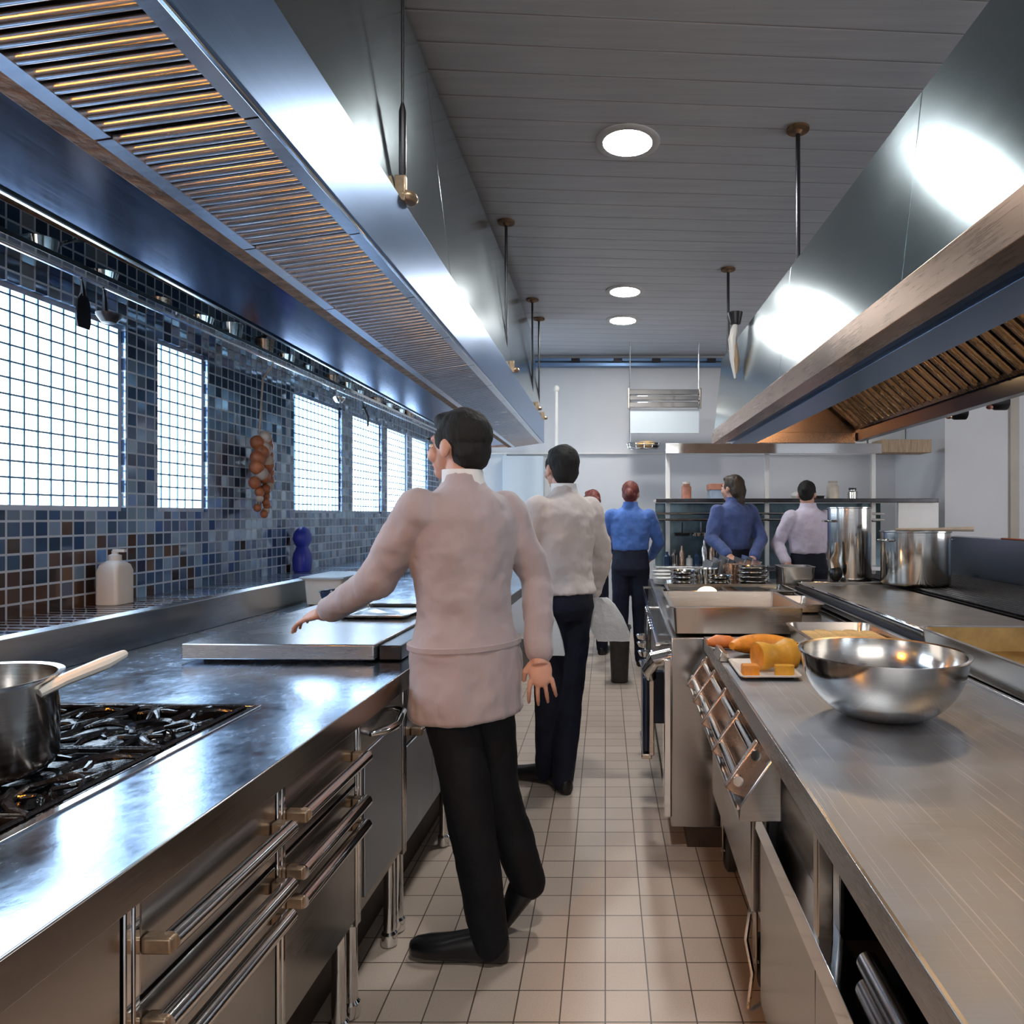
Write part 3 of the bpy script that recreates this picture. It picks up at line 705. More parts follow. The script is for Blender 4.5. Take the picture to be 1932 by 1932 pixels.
# clutter on that shelf: foil-like lids and cups
for i in range(16):
    v = 2.2 + i * 0.30 + random.uniform(-.06, .06); r_ = random.uniform(.045, .07); h = random.uniform(.05, .10)
    c = (-2.115, v, 2.336)
    solo('tumbler', 'small shiny cup stood on the shelf over the windows', 'cup',
         MB().lathe([(0.002, 0), (r_ * .75, 0), (r_ * .95, h), (r_, h), (r_ * .9, h - .002), (r_ * .7, .004), (0.002, .004)], c, 16), 'chrome' if i % 3 else 'copper_steel', c, 'K', 'cups on the shelf over the windows')
def utensil(name, label, v, top, ln, kind, mat='chrome'):
    c = (-2.045, v, top)
    t = thing(name, label, 'kitchen utensil', c, 'K')
    part(t, 'handle', MB().tube([(c[0] + .006, v - 0.012, top + 0.0), (c[0] + .004, v - .004, top + 0.013), (c[0] - .004, v + .004, top + .008), (c[0] + 0.004, v, top - 0.03), (c[0] + 0.006, v, top - ln)], [0.003, 0.003, .004, 0.008, 0.012], 8), mat)
    if kind == 'ladle':
        part(t, 'cup', MB().lathe([(0.002, -0.03), (0.025, -0.024), (0.042, 0), (0.044, 0.012), (0.038, 0.01), (0.022, -0.018), (0.002, -0.024)], (c[0] + 0.02, v, top - ln - 0.005), 18), mat)
    elif kind == 'slice':
        part(t, 'blade', MB().rings([[(c[0] + .006 + a, v + s_ * w_, top - ln - z) for a, s_ in ((-.003, -1), (.003, -1), (.003, 1), (-.003, 1))] for z, w_ in ((-.01, .012), (.02, .03), (.09, .035), (.12, .028))]), mat)
    elif kind == 'tongs':
        part(t, 'jaw', MB().tube([(c[0] + .006, v, top - ln + .02), (c[0] + .03, v + .03, top - ln - .06), (c[0] + .02, v + .05, top - ln - .13)], [.01, .012, .006], 8), mat)
utensil('spatula', 'dark slotted spatula hung at the near end of the window rail', 2.55, 2.288, 0.06, 'slice', 'dark_metal')
utensil('ladle', 'dark ladle with a round cup hung beside the spatula', 2.66, 2.288, 0.10, 'ladle', 'dark_metal')
utensil('tongs', 'curved dark tongs hung between the narrow far windows', 5.36, 2.288, 0.05, 'tongs', 'dark_metal')
utensil('serving_spoon', 'thin steel spoon hung before the wide frosted window', 4.86, 2.288, 0.05, 'ladle', 'chrome')
# string of onions hung against the dark tiles
c = (-2.12, 3.98, 2.30)
on = thing('onion_string', 'string of red brown onions and garlic hung on the dark tiles', 'onion string', c)
part(on, 'cord', MB().tube([(-2.045, 3.98, 2.291), (-2.06, 3.98, 2.27), (-2.11, 3.98, 2.2), (-2.13, 3.98, 1.9), (-2.13, 3.98, 1.45)], 0.006, 6), 'cream')
for i in range(26):
    z = 1.86 - i * 0.018; s_ = 0.022 + 0.02 * math.sin(PI * min(1, (i + 6) / 26.0)); a = i * 2.4
    part(on, 'onion' if i % 4 else 'garlic', MB().ell((-2.125 + 0.03 * abs(math.cos(a)), 3.98 + (0.03 + 0.04 * math.sin(PI * i / 26)) * math.sin(a), z), (s_, s_, s_ * 1.1), 12, 8), 'onion' if i % 4 else 'garlic')

# ------------------------------------------------------------------ right island
UR = 0.333
rw = thing('worktop', 'wide scratched steel worktop at the near side of the cooking island', 'worktop', (0.72, 1.5, 0.852))
part(rw, 'surface', MB().box(UR + 0.004, 1.045, 0.1, 2.86, 0.862, TOP), 'steel_top', 0.002)
part(rw, 'front_edge', MB().strip([(UR + 0.02, TOP - 0.001), (UR, TOP + 0.0005), (UR, 0.845), (UR + 0.02, 0.845)], 0.004, 0.1, 2.86), 'steel_edge', 0.001)
part(rw, 'back_rail', MB().box(1.045, 1.058, 0.1, 2.86, 0.862, 0.907), 'steel_front', 0.003)
RF = 0.362
# near open cabinet
oc = thing('open_cabinet', 'steel cabinet with an open shelf bay at the near end of the island', 'cabinet', (0.7, 0.8, 0.1))
part(oc, 'front_panel', MB().box(RF, RF + 0.02, 0.12, 1.31, 0.10, 0.60), 'steel_front', 0.003)
part(oc, 'shelf', MB().box(RF + 0.02, 1.02, 0.12, 1.31, 0.585, 0.60), 'dark_metal')
part(oc, 'shelf_lip', MB().strip([(RF + 0.05, 0.602), (RF, 0.604), (RF - 0.004, 0.56)], -0.004, 0.12, 1.86), 'chrome', 0.001)
part(oc, 'body', MB().box(1.02, 1.04, 0.12, 1.86, 0.10, 0.848).box(RF + 0.02, 1.02, 1.30, 1.32, 0.10, 0.585).box(RF + 0.03, 1.02, 1.845, 1.86, 0.10, 0.845), 'dark_metal')
part(oc, 'upper_shelf', MB().box(RF + 0.09, 1.02, 1.0, 1.30, 0.70, 0.712), 'steel_front', 0.002)
part(oc, 'post', MB().box(RF, RF + 0.03, 1.295, 1.325, 0.60, 0.848), 'steel_warm', 0.003)
part(oc, 'side_panel', MB().box(RF + 0.004, RF + 0.02, 1.325, 1.85, 0.10, 0.56).box(RF + 0.05, RF + 0.06, 1.325, 1.85, 0.602, 0.845), 'steel_front', 0.002)
part(oc, 'plinth', MB().box(RF + 0.09, 1.0, 0.14, 1.84, 0.0, 0.10), 'plinth')
for i, (a, b, mt, lb) in enumerate(((0.45, 0.70, 'navy_plastic', 'navy plastic tray in the open bay under the island worktop, nearest'), (0.74, 0.98, 'navy_plastic', 'navy plastic tray in the open bay beside the divider shelf'))):
    solo('storage_tray', lb, 'tray', MB().pan(RF + 0.08, 0.95, a, b, 0.6005, 0.68, 0.005, 0.012, 0.03), mt, (0.7, (a + b) / 2, 0.6005), 'K', 'trays in the open bay')
solo('rolled_mat', 'grey rolled mat lying along the front of the open bay', 'mat', MB().tube([(RF + 0.06, 0.3, 0.629), (RF + 0.06, 1.2, 0.629)], 0.02, 14), 'steel_front', (RF + 0.055, 0.75, 0.602), 'K')
solo('small_pot', 'dark small pot on the upper shelf inside the open bay', 'pot', MB().lathe([(0.002, 0), (.06, 0), (.065, .08), (.058, .08), (.052, .006), (.002, .006)], (0.56, 1.15, 0.7125), 24), 'iron', (0.56, 1.15, 0.7125), 'K')

# middle wheeled unit under the worktop, with console rails
mu = thing('wheeled_oven', 'steel wheeled oven unit with a railed console at the island front', 'oven', (0.7, 2.3, 0.0))
part(mu, 'body', MB().box(RF + 0.02, 1.04, 1.87, 2.84, 0.27, 0.845), 'steel_front', 0.004)
part(mu, 'door', MB().box(RF - 0.012, RF + 0.018, 1.90, 2.72, 0.31, 0.655), 'steel_front', 0.006)
part(mu, 'console', MB().prism([(RF + 0.018, 0.84), (RF + 0.010, 0.84), (RF - 0.085, 0.70), (RF - 0.085, 0.665), (RF + 0.018, 0.665)], 1.66, 2.80), 'steel_front', 0.004)
def con(f, lift=0.0):     # a point on the sloping console face
    n = Vector((-0.827, 0.562)); p = Vector((RF + 0.010, 0.84)) + (Vector((RF - 0.085, 0.70)) - Vector((RF + 0.010, 0.84))) * f + n * lift
    return p.x, p.y
for f in (0.3, 0.75):
    x, z = con(f, 0.022); part(mu, 'rail', MB().tube([(x, 1.70, z), (x, 2.78, z)], 0.013, 12), 'chrome', sharp=60)
for v in (1.72, 1.98, 2.24, 2.50, 2.74):
    m_ = MB()
    a, b = con(0.12, -0.004), con(0.95, -0.004); a2, b2 = con(0.12, 0.038), con(0.95, 0.038)
    m_.prism([a, a2, b2, b], v - 0.012, v + 0.012)
    part(mu, 'rail_clamp', m_, 'copper_steel', 0.004)
part(mu, 'lip', MB().tube([(RF - 0.088, 1.655, 0.70), (RF - 0.088, 2.80, 0.70)], 0.004, 8), 'chrome')
def caster(t, u, v, r=0.055):
    cst = part(t, 'caster', MB().box(u - 0.045, u + 0.045, v - 0.045, v + 0.045, 0.255, 0.268).box(u - 0.034, u - 0.028, v - 0.03, v + 0.025, 0.05, 0.256).box(u + 0.028, u + 0.034, v - 0.03, v + 0.025, 0.05, 0.256).tube([(u - 0.036, v, r), (u + 0.036, v, r)], 0.01, 8), 'steel_warm', 0.002)
    part(cst, 'wheel', MB().add([], []).rings([[(u + a, v + rr * math.cos(2 * PI * k / 28), r + rr * math.sin(2 * PI * k / 28)) for k in range(28)] for a, rr in ((-.022, .012), (-.022, r - .012), (-.014, r), (.014, r), (.022, r - .012), (.022, .012))]), 'rubber')
caster(mu, RF + 0.06, 2.06, 0.075); caster(mu, RF + 0.06, 2.74, 0.075); caster(mu, 0.98, 2.06, 0.075); caster(mu, 0.98, 2.74, 0.075)
part(mu, 'hose', MB().tube([(RF + 0.0, 1.95, 0.32), (RF - 0.02, 1.93, 0.22), (RF + 0.0, 1.94, 0.12), (RF - 0.01, 1.95, 0.015)], 0.006, 8), 'chrome')

# far unit that stands further out in the aisle
fu = thing('range_cooker', 'steel range cooker with open door standing out in the aisle', 'range cooker', (0.7, 3.7, 0.0))
part(fu, 'body', MB().box(0.20, 1.058, 2.88, 5.55, 0.10, 0.893), 'steel_front', 0.006)
part(fu, 'plinth', MB().box(0.27, 1.0, 2.92, 5.5, 0.0, 0.10), 'plinth')
part(fu, 'corner_post', MB().box(0.17, 0.20, 2.88, 2.98, 0.14, 0.80), 'chrome', 0.004)
part(fu, 'door', MB().box(0.085, 0.115, 3.02, 3.34, 0.36, 0.70).box(0.115, 0.20, 3.31, 3.335, 0.40, 0.66), 'navy_plastic', 0.012)
part(fu, 'door_frame', MB().box(0.112, 0.135, 3.015, 3.03, 0.35, 0.70).box(0.080, 0.125, 3.015, 3.345, 0.335, 0.358), 'steel_warm', 0.004)
part(fu, 'rail', MB().tube([(0.15, 3.0, 0.84), (0.15, 5.4, 0.84)], 0.010, 10).tube([(0.15, 3.02, 0.84), (0.2, 3.02, 0.84)], 0.008, 8).tube([(0.15, 4.2, 0.84), (0.2, 4.2, 0.84)], 0.008, 8).tube([(0.15, 5.38, 0.84), (0.2, 5.38, 0.84)], 0.008, 8), 'chrome')
part(fu, 'pipe_elbow', MB().tube([(0.2, 2.95, 0.80), (0.13, 2.93, 0.79), (0.11, 2.96, 0.74), (0.12, 3.0, 0.70)], [0.035, 0.035, 0.030, 0.024], 12), 'chrome')
# bunch of utensils hung from that rail
kinds = ['ladle', 'slice', 'fork', 'ladle', 'slice', 'fork', 'ladle', 'slice', 'fork', 'ladle']
for i, k in enumerate(kinds):
    v = 3.42 + i * 0.085; L_ = 0.16 + 0.05 * ((i * 7) % 3); c = (0.135, v, 0.84)
    t = thing('hanging_' + k.replace('slice', 'spatula'), 'shiny %s hung in a crowded row from the range cooker rail' % k.replace('slice', 'spatula'), 'kitchen utensil', c, 'K', 'hung ' + k.replace('slice', 'spatula') + 's on the cooker rail')
    part(t, 'handle', MB().tube([(0.150, v, 0.8545), (0.136, v, 0.850), (0.134, v, 0.83), (0.13, v, 0.84 - L_)], [0.003, 0.003, 0.004, 0.006], 6), 'chrome')
    if k == 'ladle': part(t, 'cup', MB().lathe([(0.002, -0.035), (0.03, -0.026), (0.042, 0), (0.038, 0), (0.026, -0.02), (0.002, -0.028)], (0.118, v, 0.84 - L_), 14), 'chrome')
    elif k == 'slice': part(t, 'blade', MB().box(0.127, 0.131, v - 0.035, v + 0.035, 0.72 - L_, 0.842 - L_), 'chrome', 0.002)
    else:
        m_ = MB().box(0.126, 0.132, v - 0.02, v + 0.02, 0.83 - L_, 0.842 - L_)
        for q in (-0.016, 0, 0.016): m_.tube([(0.129, v + q, 0.832 - L_), (0.122, v + q, 0.75 - L_)], 0.003, 6)
        part(t, 'tines', m_, 'chrome')

# rear half of the island: griddle, chargrill, guard
ri = thing('cooking_range', 'long steel cooking range with griddle, chargrill and guard behind the worktop', 'range', (1.8, 3.0, 0.0))
part(ri, 'body', MB().box(1.062, 2.56, 0.1, 5.55, 0.10, 0.893), 'steel_front', 0.004)
part(ri, 'plinth', MB().box(1.2, 2.4, 0.2, 5.4, 0.0, 0.10), 'plinth')
part(ri, 'griddle_plate', MB().box(1.165, 1.735, 2.72, 4.60, 0.894, 0.945), 'griddle', 0.006)
part(ri, 'trough', MB().pan(1.064, 1.155, 2.56, 4.60, 0.894, 0.935, 0.004, 0.01, 0.02, 0.010), 'dark_metal', 0)
part(ri, 'griddle_edge', MB().box(1.158, 1.18, 2.70, 4.62, 0.945, 0.957).box(1.18, 1.74, 4.60, 4.62, 0.894, 0.962), 'chrome', 0.003)
part(ri, 'chargrill_box', MB().pan(1.755, 2.50, 2.60, 5.3, 0.894, 0.95, 0.006, 0.004, 0.02, 0.012), 'iron')
m_ = MB(); y = 2.50
i = 0
while i < 17:
    u = 1.79 + i * 0.042
    m_.tube([(u, 2.62, 0.956), (u, 5.28, 0.956)], 0.0085, 8); i += 1
for v in (2.75, 3.2, 3.8, 4.4, 5.0): m_.box(1.78, 2.48, v - 0.006, v + 0.006, 0.936, 0.946)
part(ri, 'grill_bars', m_, 'grate')
part(ri, 'guard', MB().strip([(2.56, 0.86), (2.555, 1.235), (2.60, 1.24), (2.60, 0.86)], 0.004, 0.3, 5.45), 'steel_guard', 0.003)

# big bowl on the worktop
bowl('mixing_bowl', 'large brushed steel mixing bowl on the island worktop', 'bowl', (0.648, 1.745, TOP + 0.0005), 0.197, 0.158, 'steel_pot', 'K', 0.004, 0.36, 64)

# large deep pan and neighbours
dp = thing('roasting_pan', 'large deep rectangular steel pan straddling the worktop and the range cooker', 'pan', (0.55, 3.15, TOP))
part(dp, 'pan', MB().pan(0.195, 0.76, 2.86, 3.46, TOP + 0.001, 1.022, 0.004, 0.008, 0.02, 0.014), 'steel_warm', 0)
sm = thing('side_pan', 'small gold toned steel pan of sliced food behind the mixing bowl', 'pan', (0.83, 2.45, TOP))
part(sm, 'pan', MB().pan(0.645, 0.98, 2.36, 2.80, TOP + 0.001, 0.972, 0.004, 0.012, 0.05, 0.008), 'steel_warm', 0)
for i in range(5):
    solo('bread_slice', 'pale toasted slice lying in the small gold toned pan', 'bread slice', MB().rings([rsq(0.705 + 0.055 * i, 2.56 + 0.02 * (i % 2), 0.93 + z, 0.026, 0.11, 0.02) for z in (0, 0.03)]), 'bread', (0.705 + 0.055 * i, 2.56, 0.93), 'K', 'slices in the small pan', 0.003)
gt = thing('roasting_tray', 'large gold lined roasting tray at the near end of the range', 'tray', (1.5, 1.95, TOP))
part(gt, 'outer', MB().pan(1.061, 1.80, 1.30, 2.54, TOP - 0.006, 1.0, 0.004, 0.010, 0.05, 0.010), 'steel_front', 0)
part(gt, 'lining', MB().pan(1.078, 1.783, 1.317, 2.523, TOP + 0.003, 0.997, 0.002, 0.010, 0.04, 0.004), 'gold_pan', 0, 'gold toned inside')
for i, (u, v, a, b, mt) in enumerate(((1.42, 1.95, 0.05, 0.07, 'squash'), (1.50, 1.78, 0.045, 0.05, 'squash_rind'), (1.60, 2.05, 0.06, 0.05, 'bread'), (1.62, 1.85, 0.05, 0.06, 'squash'))):
    solo('roast_slice', ['orange roast squash chunk in the gold tray, nearest its left side', 'yellow roast slice in the gold tray, nearest the camera', 'brown toasted slice in the gold tray, farthest back', 'orange roast chunk in the gold tray, farthest right'][i], 'food',
         MB().rings([rsq(u, v, 0.912 + z, a * k, b * k, 0.015) for z, k in ((0, .9), (.006, 1), (.028, .95), (.034, .8))]), mt, (u, v, 0.912), 'K', None, 0)
solo('wooden_stick', 'thin pale wooden skewer lying across the gold tray', 'skewer', MB().tube([(1.22, 1.72, 0.925), (1.60, 1.93, 0.952)], 0.008, 8), 'squash_rind', (1.4, 1.8, 0.925))

# food by the bowl
ft = solo('serving_tray', 'small white tray under the cut squash on the island worktop', 'tray', MB().pan(0.355, 0.545, 2.10, 2.36, TOP + 0.0008, 0.914, 0.003, 0.004, 0.02, 0.006), 'plate', (0.45, 2.2, TOP))
def wedge(name, label, c, R, r, a0, a1, rot, tilt, mat, sz=1.0, hollow=True):
    m = MB(); rs = []
    n = 14
    for k in range(n + 1):
        a = math.radians(a0 + (a1 - a0) * k / n); f = math.sin(PI * min(1, max(0.0, (k + 0.6) / (n + 1.2)))) ** 0.5
        ring = []
        for j in range(12):
            b = 2 * PI * j / 12
            rr = R + r * math.cos(b) * f
            ring.append((rr * math.cos(a), rr * math.sin(a), r * sz * math.sin(b) * f))
        rs.append(ring)
    m.rings(rs)
    M = Matrix.Rotation(math.radians(rot), 3, 'Z') @ Matrix.Rotation(math.radians(tilt), 3, 'X')
    pts = [M @ Vector(v) for v in m.v]; zmin = min(p.z for p in pts); ax = sum(p.x for p in pts) / len(pts); ay = sum(p.y for p in pts) / len(pts)
    m.v = [(c[0] + p.x - ax, c[1] + p.y - ay, c[2] + p.z - zmin) for p in pts]
    return solo(name, label, 'squash', m, mat, c, 'K', None, 0, 60)
wedge('squash_wedge', 'long orange squash wedge lying behind the other cut pieces', (0.50, 2.48, TOP + 0.001), 0.17, 0.046, 48, 132, 0, 0, 'squash', 0.8)
t = thing('squash_piece', 'waisted yellow squash piece with orange cut ends on the small white tray', 'squash', (0.485, 2.23, 0.909))
def sq_ring(x, r_, n=20):
    c_, s_ = math.cos(0.35), math.sin(0.35); out = []
    for k in range(n):
        a = 2 * PI * k / n; yy = r_ * math.cos(a); z_ = max(-0.040, r_ * 1.02 * math.sin(a))
        out.append((0.485 + x * c_ - yy * s_, 2.235 + x * s_ + yy * c_, 0.9492 + z_))
    return out
part(t, 'rind', MB().rings([sq_ring(x, r_) for x, r_ in ((-.062, .044), (-.05, .0465), (-.03, .043), (-.008, .036), (.012, .037), (.032, .046), (.05, .052), (.066, .050))]), 'squash_rind')
for x0, x1, r_ in ((-.0632, -.0622, .041), (.0662, .0672, .047)):
    part(t, 'cut_face', MB().rings([sq_ring(x0, r_), sq_ring(x1, r_)]), 'squash', label='orange cut face')
solo('squash_block', 'small orange squash block at the front corner of the white tray', 'squash', MB().rings([rsq(0.39, 2.13 + 0.0, 0.906 + z, 0.026 * k, 0.022 * k, 0.006) for z, k in ((0, 1), (.03, 1), (.036, .9))]), 'squash', (0.39, 2.13, 0.906))
solo('squash_slice', 'pale flat squash slice against the pinched piece', 'squash', MB().rings([rsq(0.50, 2.155, 0.906 + z, 0.03, 0.016, 0.012) for z in (0, 0.03)]), 'squash_rind', (0.50, 2.155, 0.906))
solo('bread_roll', 'orange tinted bread roll beside the squash wedge', 'bread roll', MB().ell((0.618, 2.38, TOP + 0.031), (0.04, 0.05, 0.03)), 'bread', (0.618, 2.38, TOP))
cr = thing('carrot', 'thick orange carrot with green stalk on the island worktop', 'carrot', (0.37, 2.62, TOP))
part(cr, 'root', MB().tube([(0.315, 2.60, TOP + 0.024), (0.35, 2.61, TOP + 0.026), (0.40, 2.60, TOP + 0.025), (0.425, 2.60, TOP + 0.024)], [0.012, 0.025, 0.024, 0.012], 12), 'carrot')
part(cr, 'stalk', MB().tube([(0.42, 2.60, TOP + 0.026), (0.45, 2.58, TOP + 0.028), (0.475, 2.56, TOP + 0.014)], [0.009, 0.012, 0.004], 8).tube([(0.42, 2.60, TOP + 0.028), (0.45, 2.60, TOP + 0.038), (0.47, 2.60, TOP + 0.036)], [0.007, 0.009, 0.003], 8), 'leaf')
solo('knife_block', 'small copper toned steel wedge at the worktop edge by the carrot', 'wedge', MB().prism([(0.325, TOP + 0.001), (0.37, TOP + 0.001), (0.355, TOP + 0.03), (0.335, TOP + 0.035)], 2.36, 2.50), 'steel_warm', (0.345, 2.43, TOP), bevel=0.003)

# stock pots
def stock_pot(label, c, r, h, mat='steel_pot', lid=None):
    t = thing('stock_pot', label, 'pot', c, 'K')
    part(t, 'pot', MB().lathe([(0.002, 0), (r - 0.012, 0), (r - 0.002, 0.01), (r, 0.02), (r, h - 0.006), (r + 0.007, h - 0.002), (r + 0.007, h + 0.004), (r - 0.004, h + 0.002), (r - 0.004, 0.012), (r - 0.015, 0.006), (0.002, 0.006)], c, 56), mat, sharp=50)
    for s_ in (-1, 1):
        a = 0.3 if s_ > 0 else PI + 0.3
        d = Vector((math.cos(a), math.sin(a), 0)); q = Vector((-d.y, d.x, 0)); o = Vector(c) + Vector((0, 0, h * 0.84))
        part(t, 'handle', MB().tube([o + d * (r - 0.002) - q * 0.055, o + d * (r + 0.03) - q * 0.05, o + d * (r + 0.042), o + d * (r + 0.03) + q * 0.05, o + d * (r - 0.002) + q * 0.055], 0.007, 8), 'chrome')
    return t
stock_pot('tall narrow steel stock pot at the far end of the griddle', (1.56, 4.80, 0.8935), 0.145, 0.56)
p2 = stock_pot('wide steel stock pot standing on the black chargrill bars', (1.85, 4.42, 0.965), 0.205, 0.335)
part(p2, 'spoon', MB().tube([(2.02, 4.50, 1.0), (2.15, 4.45, 1.29), (2.27, 4.42, 1.312), (2.32, 4.42, 1.318)], [0.012, 0.01, 0.012, 0.014], 8), 'white_plastic') if False else None
solo('ladle', 'cream handled spoon resting across the rim of the wide stock pot', 'spoon', MB().tube([(1.70, 4.35, 1.314), (1.92, 4.30, 1.315), (2.13, 4.25, 1.319)], [0.008, 0.010, 0.015], 8), 'cream', (2.1, 4.3, 1.31))
sl = thing('sauce_ladle', 'black bowled ladle with a brass neck leaning on the tall stock pot', 'ladle', (1.45, 4.58, 0.963))
part(sl, 'bowl', MB().ell((1.40, 4.58, 1.02), (0.045, 0.045, 0.055)), 'dark_metal')
part(sl, 'neck', MB().tube([(1.40, 4.58, 1.05), (1.395, 4.60, 1.10), (1.42, 4.62, 1.16), (1.42, 4.63, 1.22)], [0.035, 0.03, 0.018, 0.012], 10), 'brass')
solo('steel_bin', 'square grey steel container in front of the tall stock pot', 'container', MB().pan(1.06, 1.30, 4.66, 4.90, 0.895, 1.055, 0.004, 0.006, 0.03, 0.008), 'steel_front', (1.18, 4.78, 0.895))

# clutter on the far half of the range cooker (pans, sheet trays, plates)
random.seed(11)
TRAYS = [(0.24, 0.70, 3.56, 3.98, 0.030), (0.26, 0.72, 3.58, 4.0, 0.028), (0.24, 1.04, 4.02, 4.45, 0.035), (0.26, 1.02, 4.04, 4.46, 0.03), (0.28, 1.03, 4.468, 4.975, 0.045), (0.72, 1.04, 3.56, 3.96, 0.05)]
zz = {}
names = ['copper toned sheet tray behind the deep pan, bottom of two', 'copper toned sheet tray behind the deep pan, top of two',
         'long steel sheet tray across the range cooker, bottom of two', 'long steel sheet tray across the range cooker, top of two',
         'deeper long steel tray at the far end of the range cooker', 'short steel tray between the deep pan and the griddle']
for i, (a, b, p, q, h) in enumerate(TRAYS):
    z0 = 0.895 + (0.031 if i == 1 else 0.036 if i == 3 else 0)
    solo('sheet_tray', names[i], 'tray', MB().pan(a, b, p, q, z0, z0 + h, 0.003, 0.008, 0.03, 0.010), ['steel_warm', 'copper_steel', 'steel_warm', 'steel_pot', 'steel_pot', 'steel_warm'][i], ((a + b) / 2, (p + q) / 2, z0), 'K')
for i in range(6):
    c = (0.30 + (i % 2) * 0.17, 5.06 + (i // 2) * 0.165, 0.8945)
    n = 4 + (i * 3) % 5
    for k in range(n):
        cc = (c[0], c[1], c[2] + k * 0.0125)
        solo('plate', 'white plate in one of the short stacks at the end of the range cooker', 'plate', MB().lathe([(0.002, 0), (0.045, 0), (0.05, 0.004), (0.078, 0.012), (0.078, 0.0145), (0.05, 0.008), (0.002, 0.006)], cc, 24), 'plate', cc, 'K', 'stacked plates on the range cooker')
for i, (u, v, r_, h, lb) in enumerate(((0.40, 4.86, 0.07, 0.10, 'small steel beaker in the far deep tray, leftmost'), (0.58, 4.86, 0.085, 0.13, 'round steel tub in the far deep tray, second along'), (0.755, 4.86, 0.06, 0.16, 'tall copper toned beaker in the far deep tray'), (0.91, 4.86, 0.08, 0.11, 'round steel tub in the far deep tray, rightmost'))):
    c = (u, v, 0.8995)
    solo('steel_beaker', lb, 'beaker', MB().lathe([(0.002, 0), (r_ * .85, 0), (r_, h), (r_ + .004, h + .002), (r_ - .003, h), (r_ * .82, .005), (0.002, .005)], c, 24), 'copper_steel' if i == 2 else 'steel_pot', c)
for i in range(9):
    a = 4.10 + i * 0.036
    solo('table_fork' if i % 2 else 'table_knife', ('steel fork' if i % 2 else 'steel knife') + ' laid in the row on the long sheet trays', 'cutlery',
         MB().tube([(0.62, a, 0.944), (0.70, a, 0.945), (0.80, a + .004, 0.943), (0.86, a + .006, 0.943)], [0.004, 0.007, 0.005, 0.009], 6), 'chrome', (0.74, a, 0.94), 'K', ('forks' if i % 2 else 'knives') + ' on the long trays')
for i in range(7):
    x0 = 0.60 + i * 0.058
    solo('baking_sheet', 'thin steel baking sheet leaning in the row at the far end of the range cooker', 'baking sheet',
         MB().prism([(x0, 0.896), (x0 + 0.004, 0.895), (x0 + 0.046, 1.06 + .014 * (i % 3)), (x0 + 0.052, 1.06 + .014 * (i % 3)), (x0 + 0.052, 1.066 + .014 * (i % 3)), (x0 + 0.043, 1.066 + .014 * (i % 3))], 5.0, 5.45), 'chrome' if i % 2 else 'steel_pot', (x0, 5.2, 0.895), 'K', 'leaning baking sheets')
for q, (u, v, r_, n, lb) in enumerate(((0.40, 4.595, 0.085, 4, 'left'), (0.86, 4.60, 0.10, 5, 'right'), (0.64, 4.59, 0.08, 3, 'mid'))):
    for k in range(n):
        c = (u, v - 0.0, 0.900 + k * 0.030)
        h = 0.045
        solo('steel_bowl', {'left': 'nested steel bowl in the stack at the outer edge of the far tray', 'right': 'nested steel bowl in the stack nearest the grey square container', 'mid': 'nested steel bowl in the short stack between two taller stacks'}[lb], 'bowl',
             MB().lathe([(0.002, 0), (r_ * .5, 0), (r_ * .85, h * .5), (r_, h), (r_ + .006, h + .002), (r_ - .002, h), (r_ * .83, h * .5 + .002), (r_ * .48, .002), (0.002, .002)], c, 28), 'steel_pot' if (k + q) % 2 else 'chrome', c, 'K', 'nested steel bowls, ' + {'left': 'outer stack', 'right': 'inner stack', 'mid': 'middle stack'}[lb])
wl = thing('glow_dome', 'small added dome with a warm glow among the trays behind the deep pan', 'glowing dome', (0.44, 3.80, 0.93))  # glowing dome added to make the warm bright spot among the trays
part(wl, 'base', MB().lathe([(0.002, 0), (0.05, 0), (0.05, 0.008), (0.02, 0.014), (0.002, 0.014)], (0.46, 3.80, 0.9305), 20), 'copper_steel')
part(wl, 'bulb', MB().ell((0.46, 3.80, 0.977), (0.055, 0.04, 0.034)), 'bulb_warm')

# ------------------------------------------------------------------ back of the kitchen
rk = thing('pass_rack', 'tall steel rack with two long shelves before the end wall', 'rack', (1.7, 7.0, 0.0), 'W')
for x in (0.635, 1.64, 2.72):
    part(rk, 'post', MB().box(x - 0.022, x + 0.022, 6.98, 7.02, 0.0, 2.10), 'white_gloss', 0.004)
part(rk, 'upper_shelf', MB().strip([(0.60, 2.03), (2.75, 2.03)], 0.015, 6.86, 7.14).box(0.60, 2.75, 6.85, 6.86, 2.02, 2.12), 'chrome', 0.002)
part(rk, 'wood_end', MB().box(2.75, 3.25, 6.86, 7.12, 2.03, 2.16), 'wood', 0.004)
part(rk, 'lower_shelf', MB().box(0.50, 3.28, 6.80, 7.16, 1.535, 1.56), 'cream', 0.004)
part(rk, 'shelf_edge', MB().box(0.50, 3.28, 6.775, 6.80, 1.53, 1.57), 'dark_metal', 0.004)
part(rk, 'middle_rail', MB().tube([(0.50, 6.80, 1.42), (2.75, 6.80, 1.42)], 0.012, 8).tube([(0.50, 6.80, 1.36), (2.75, 6.80, 1.36)], 0.012, 8), 'chrome')
part(rk, 'back_panel', MB().box(0.52, 2.86, 7.16, 7.18, 0.5, 1.53), 'teal_dark')
part(rk, 'counter', MB().box(0.50, 3.1, 6.75, 7.16, 0.86, 0.90), 'steel', 0.004)
part(rk, 'drip_panel', MB().box(2.9, 3.3, 6.82, 6.84, 1.14, 1.53), 'white_gloss', 0.002)
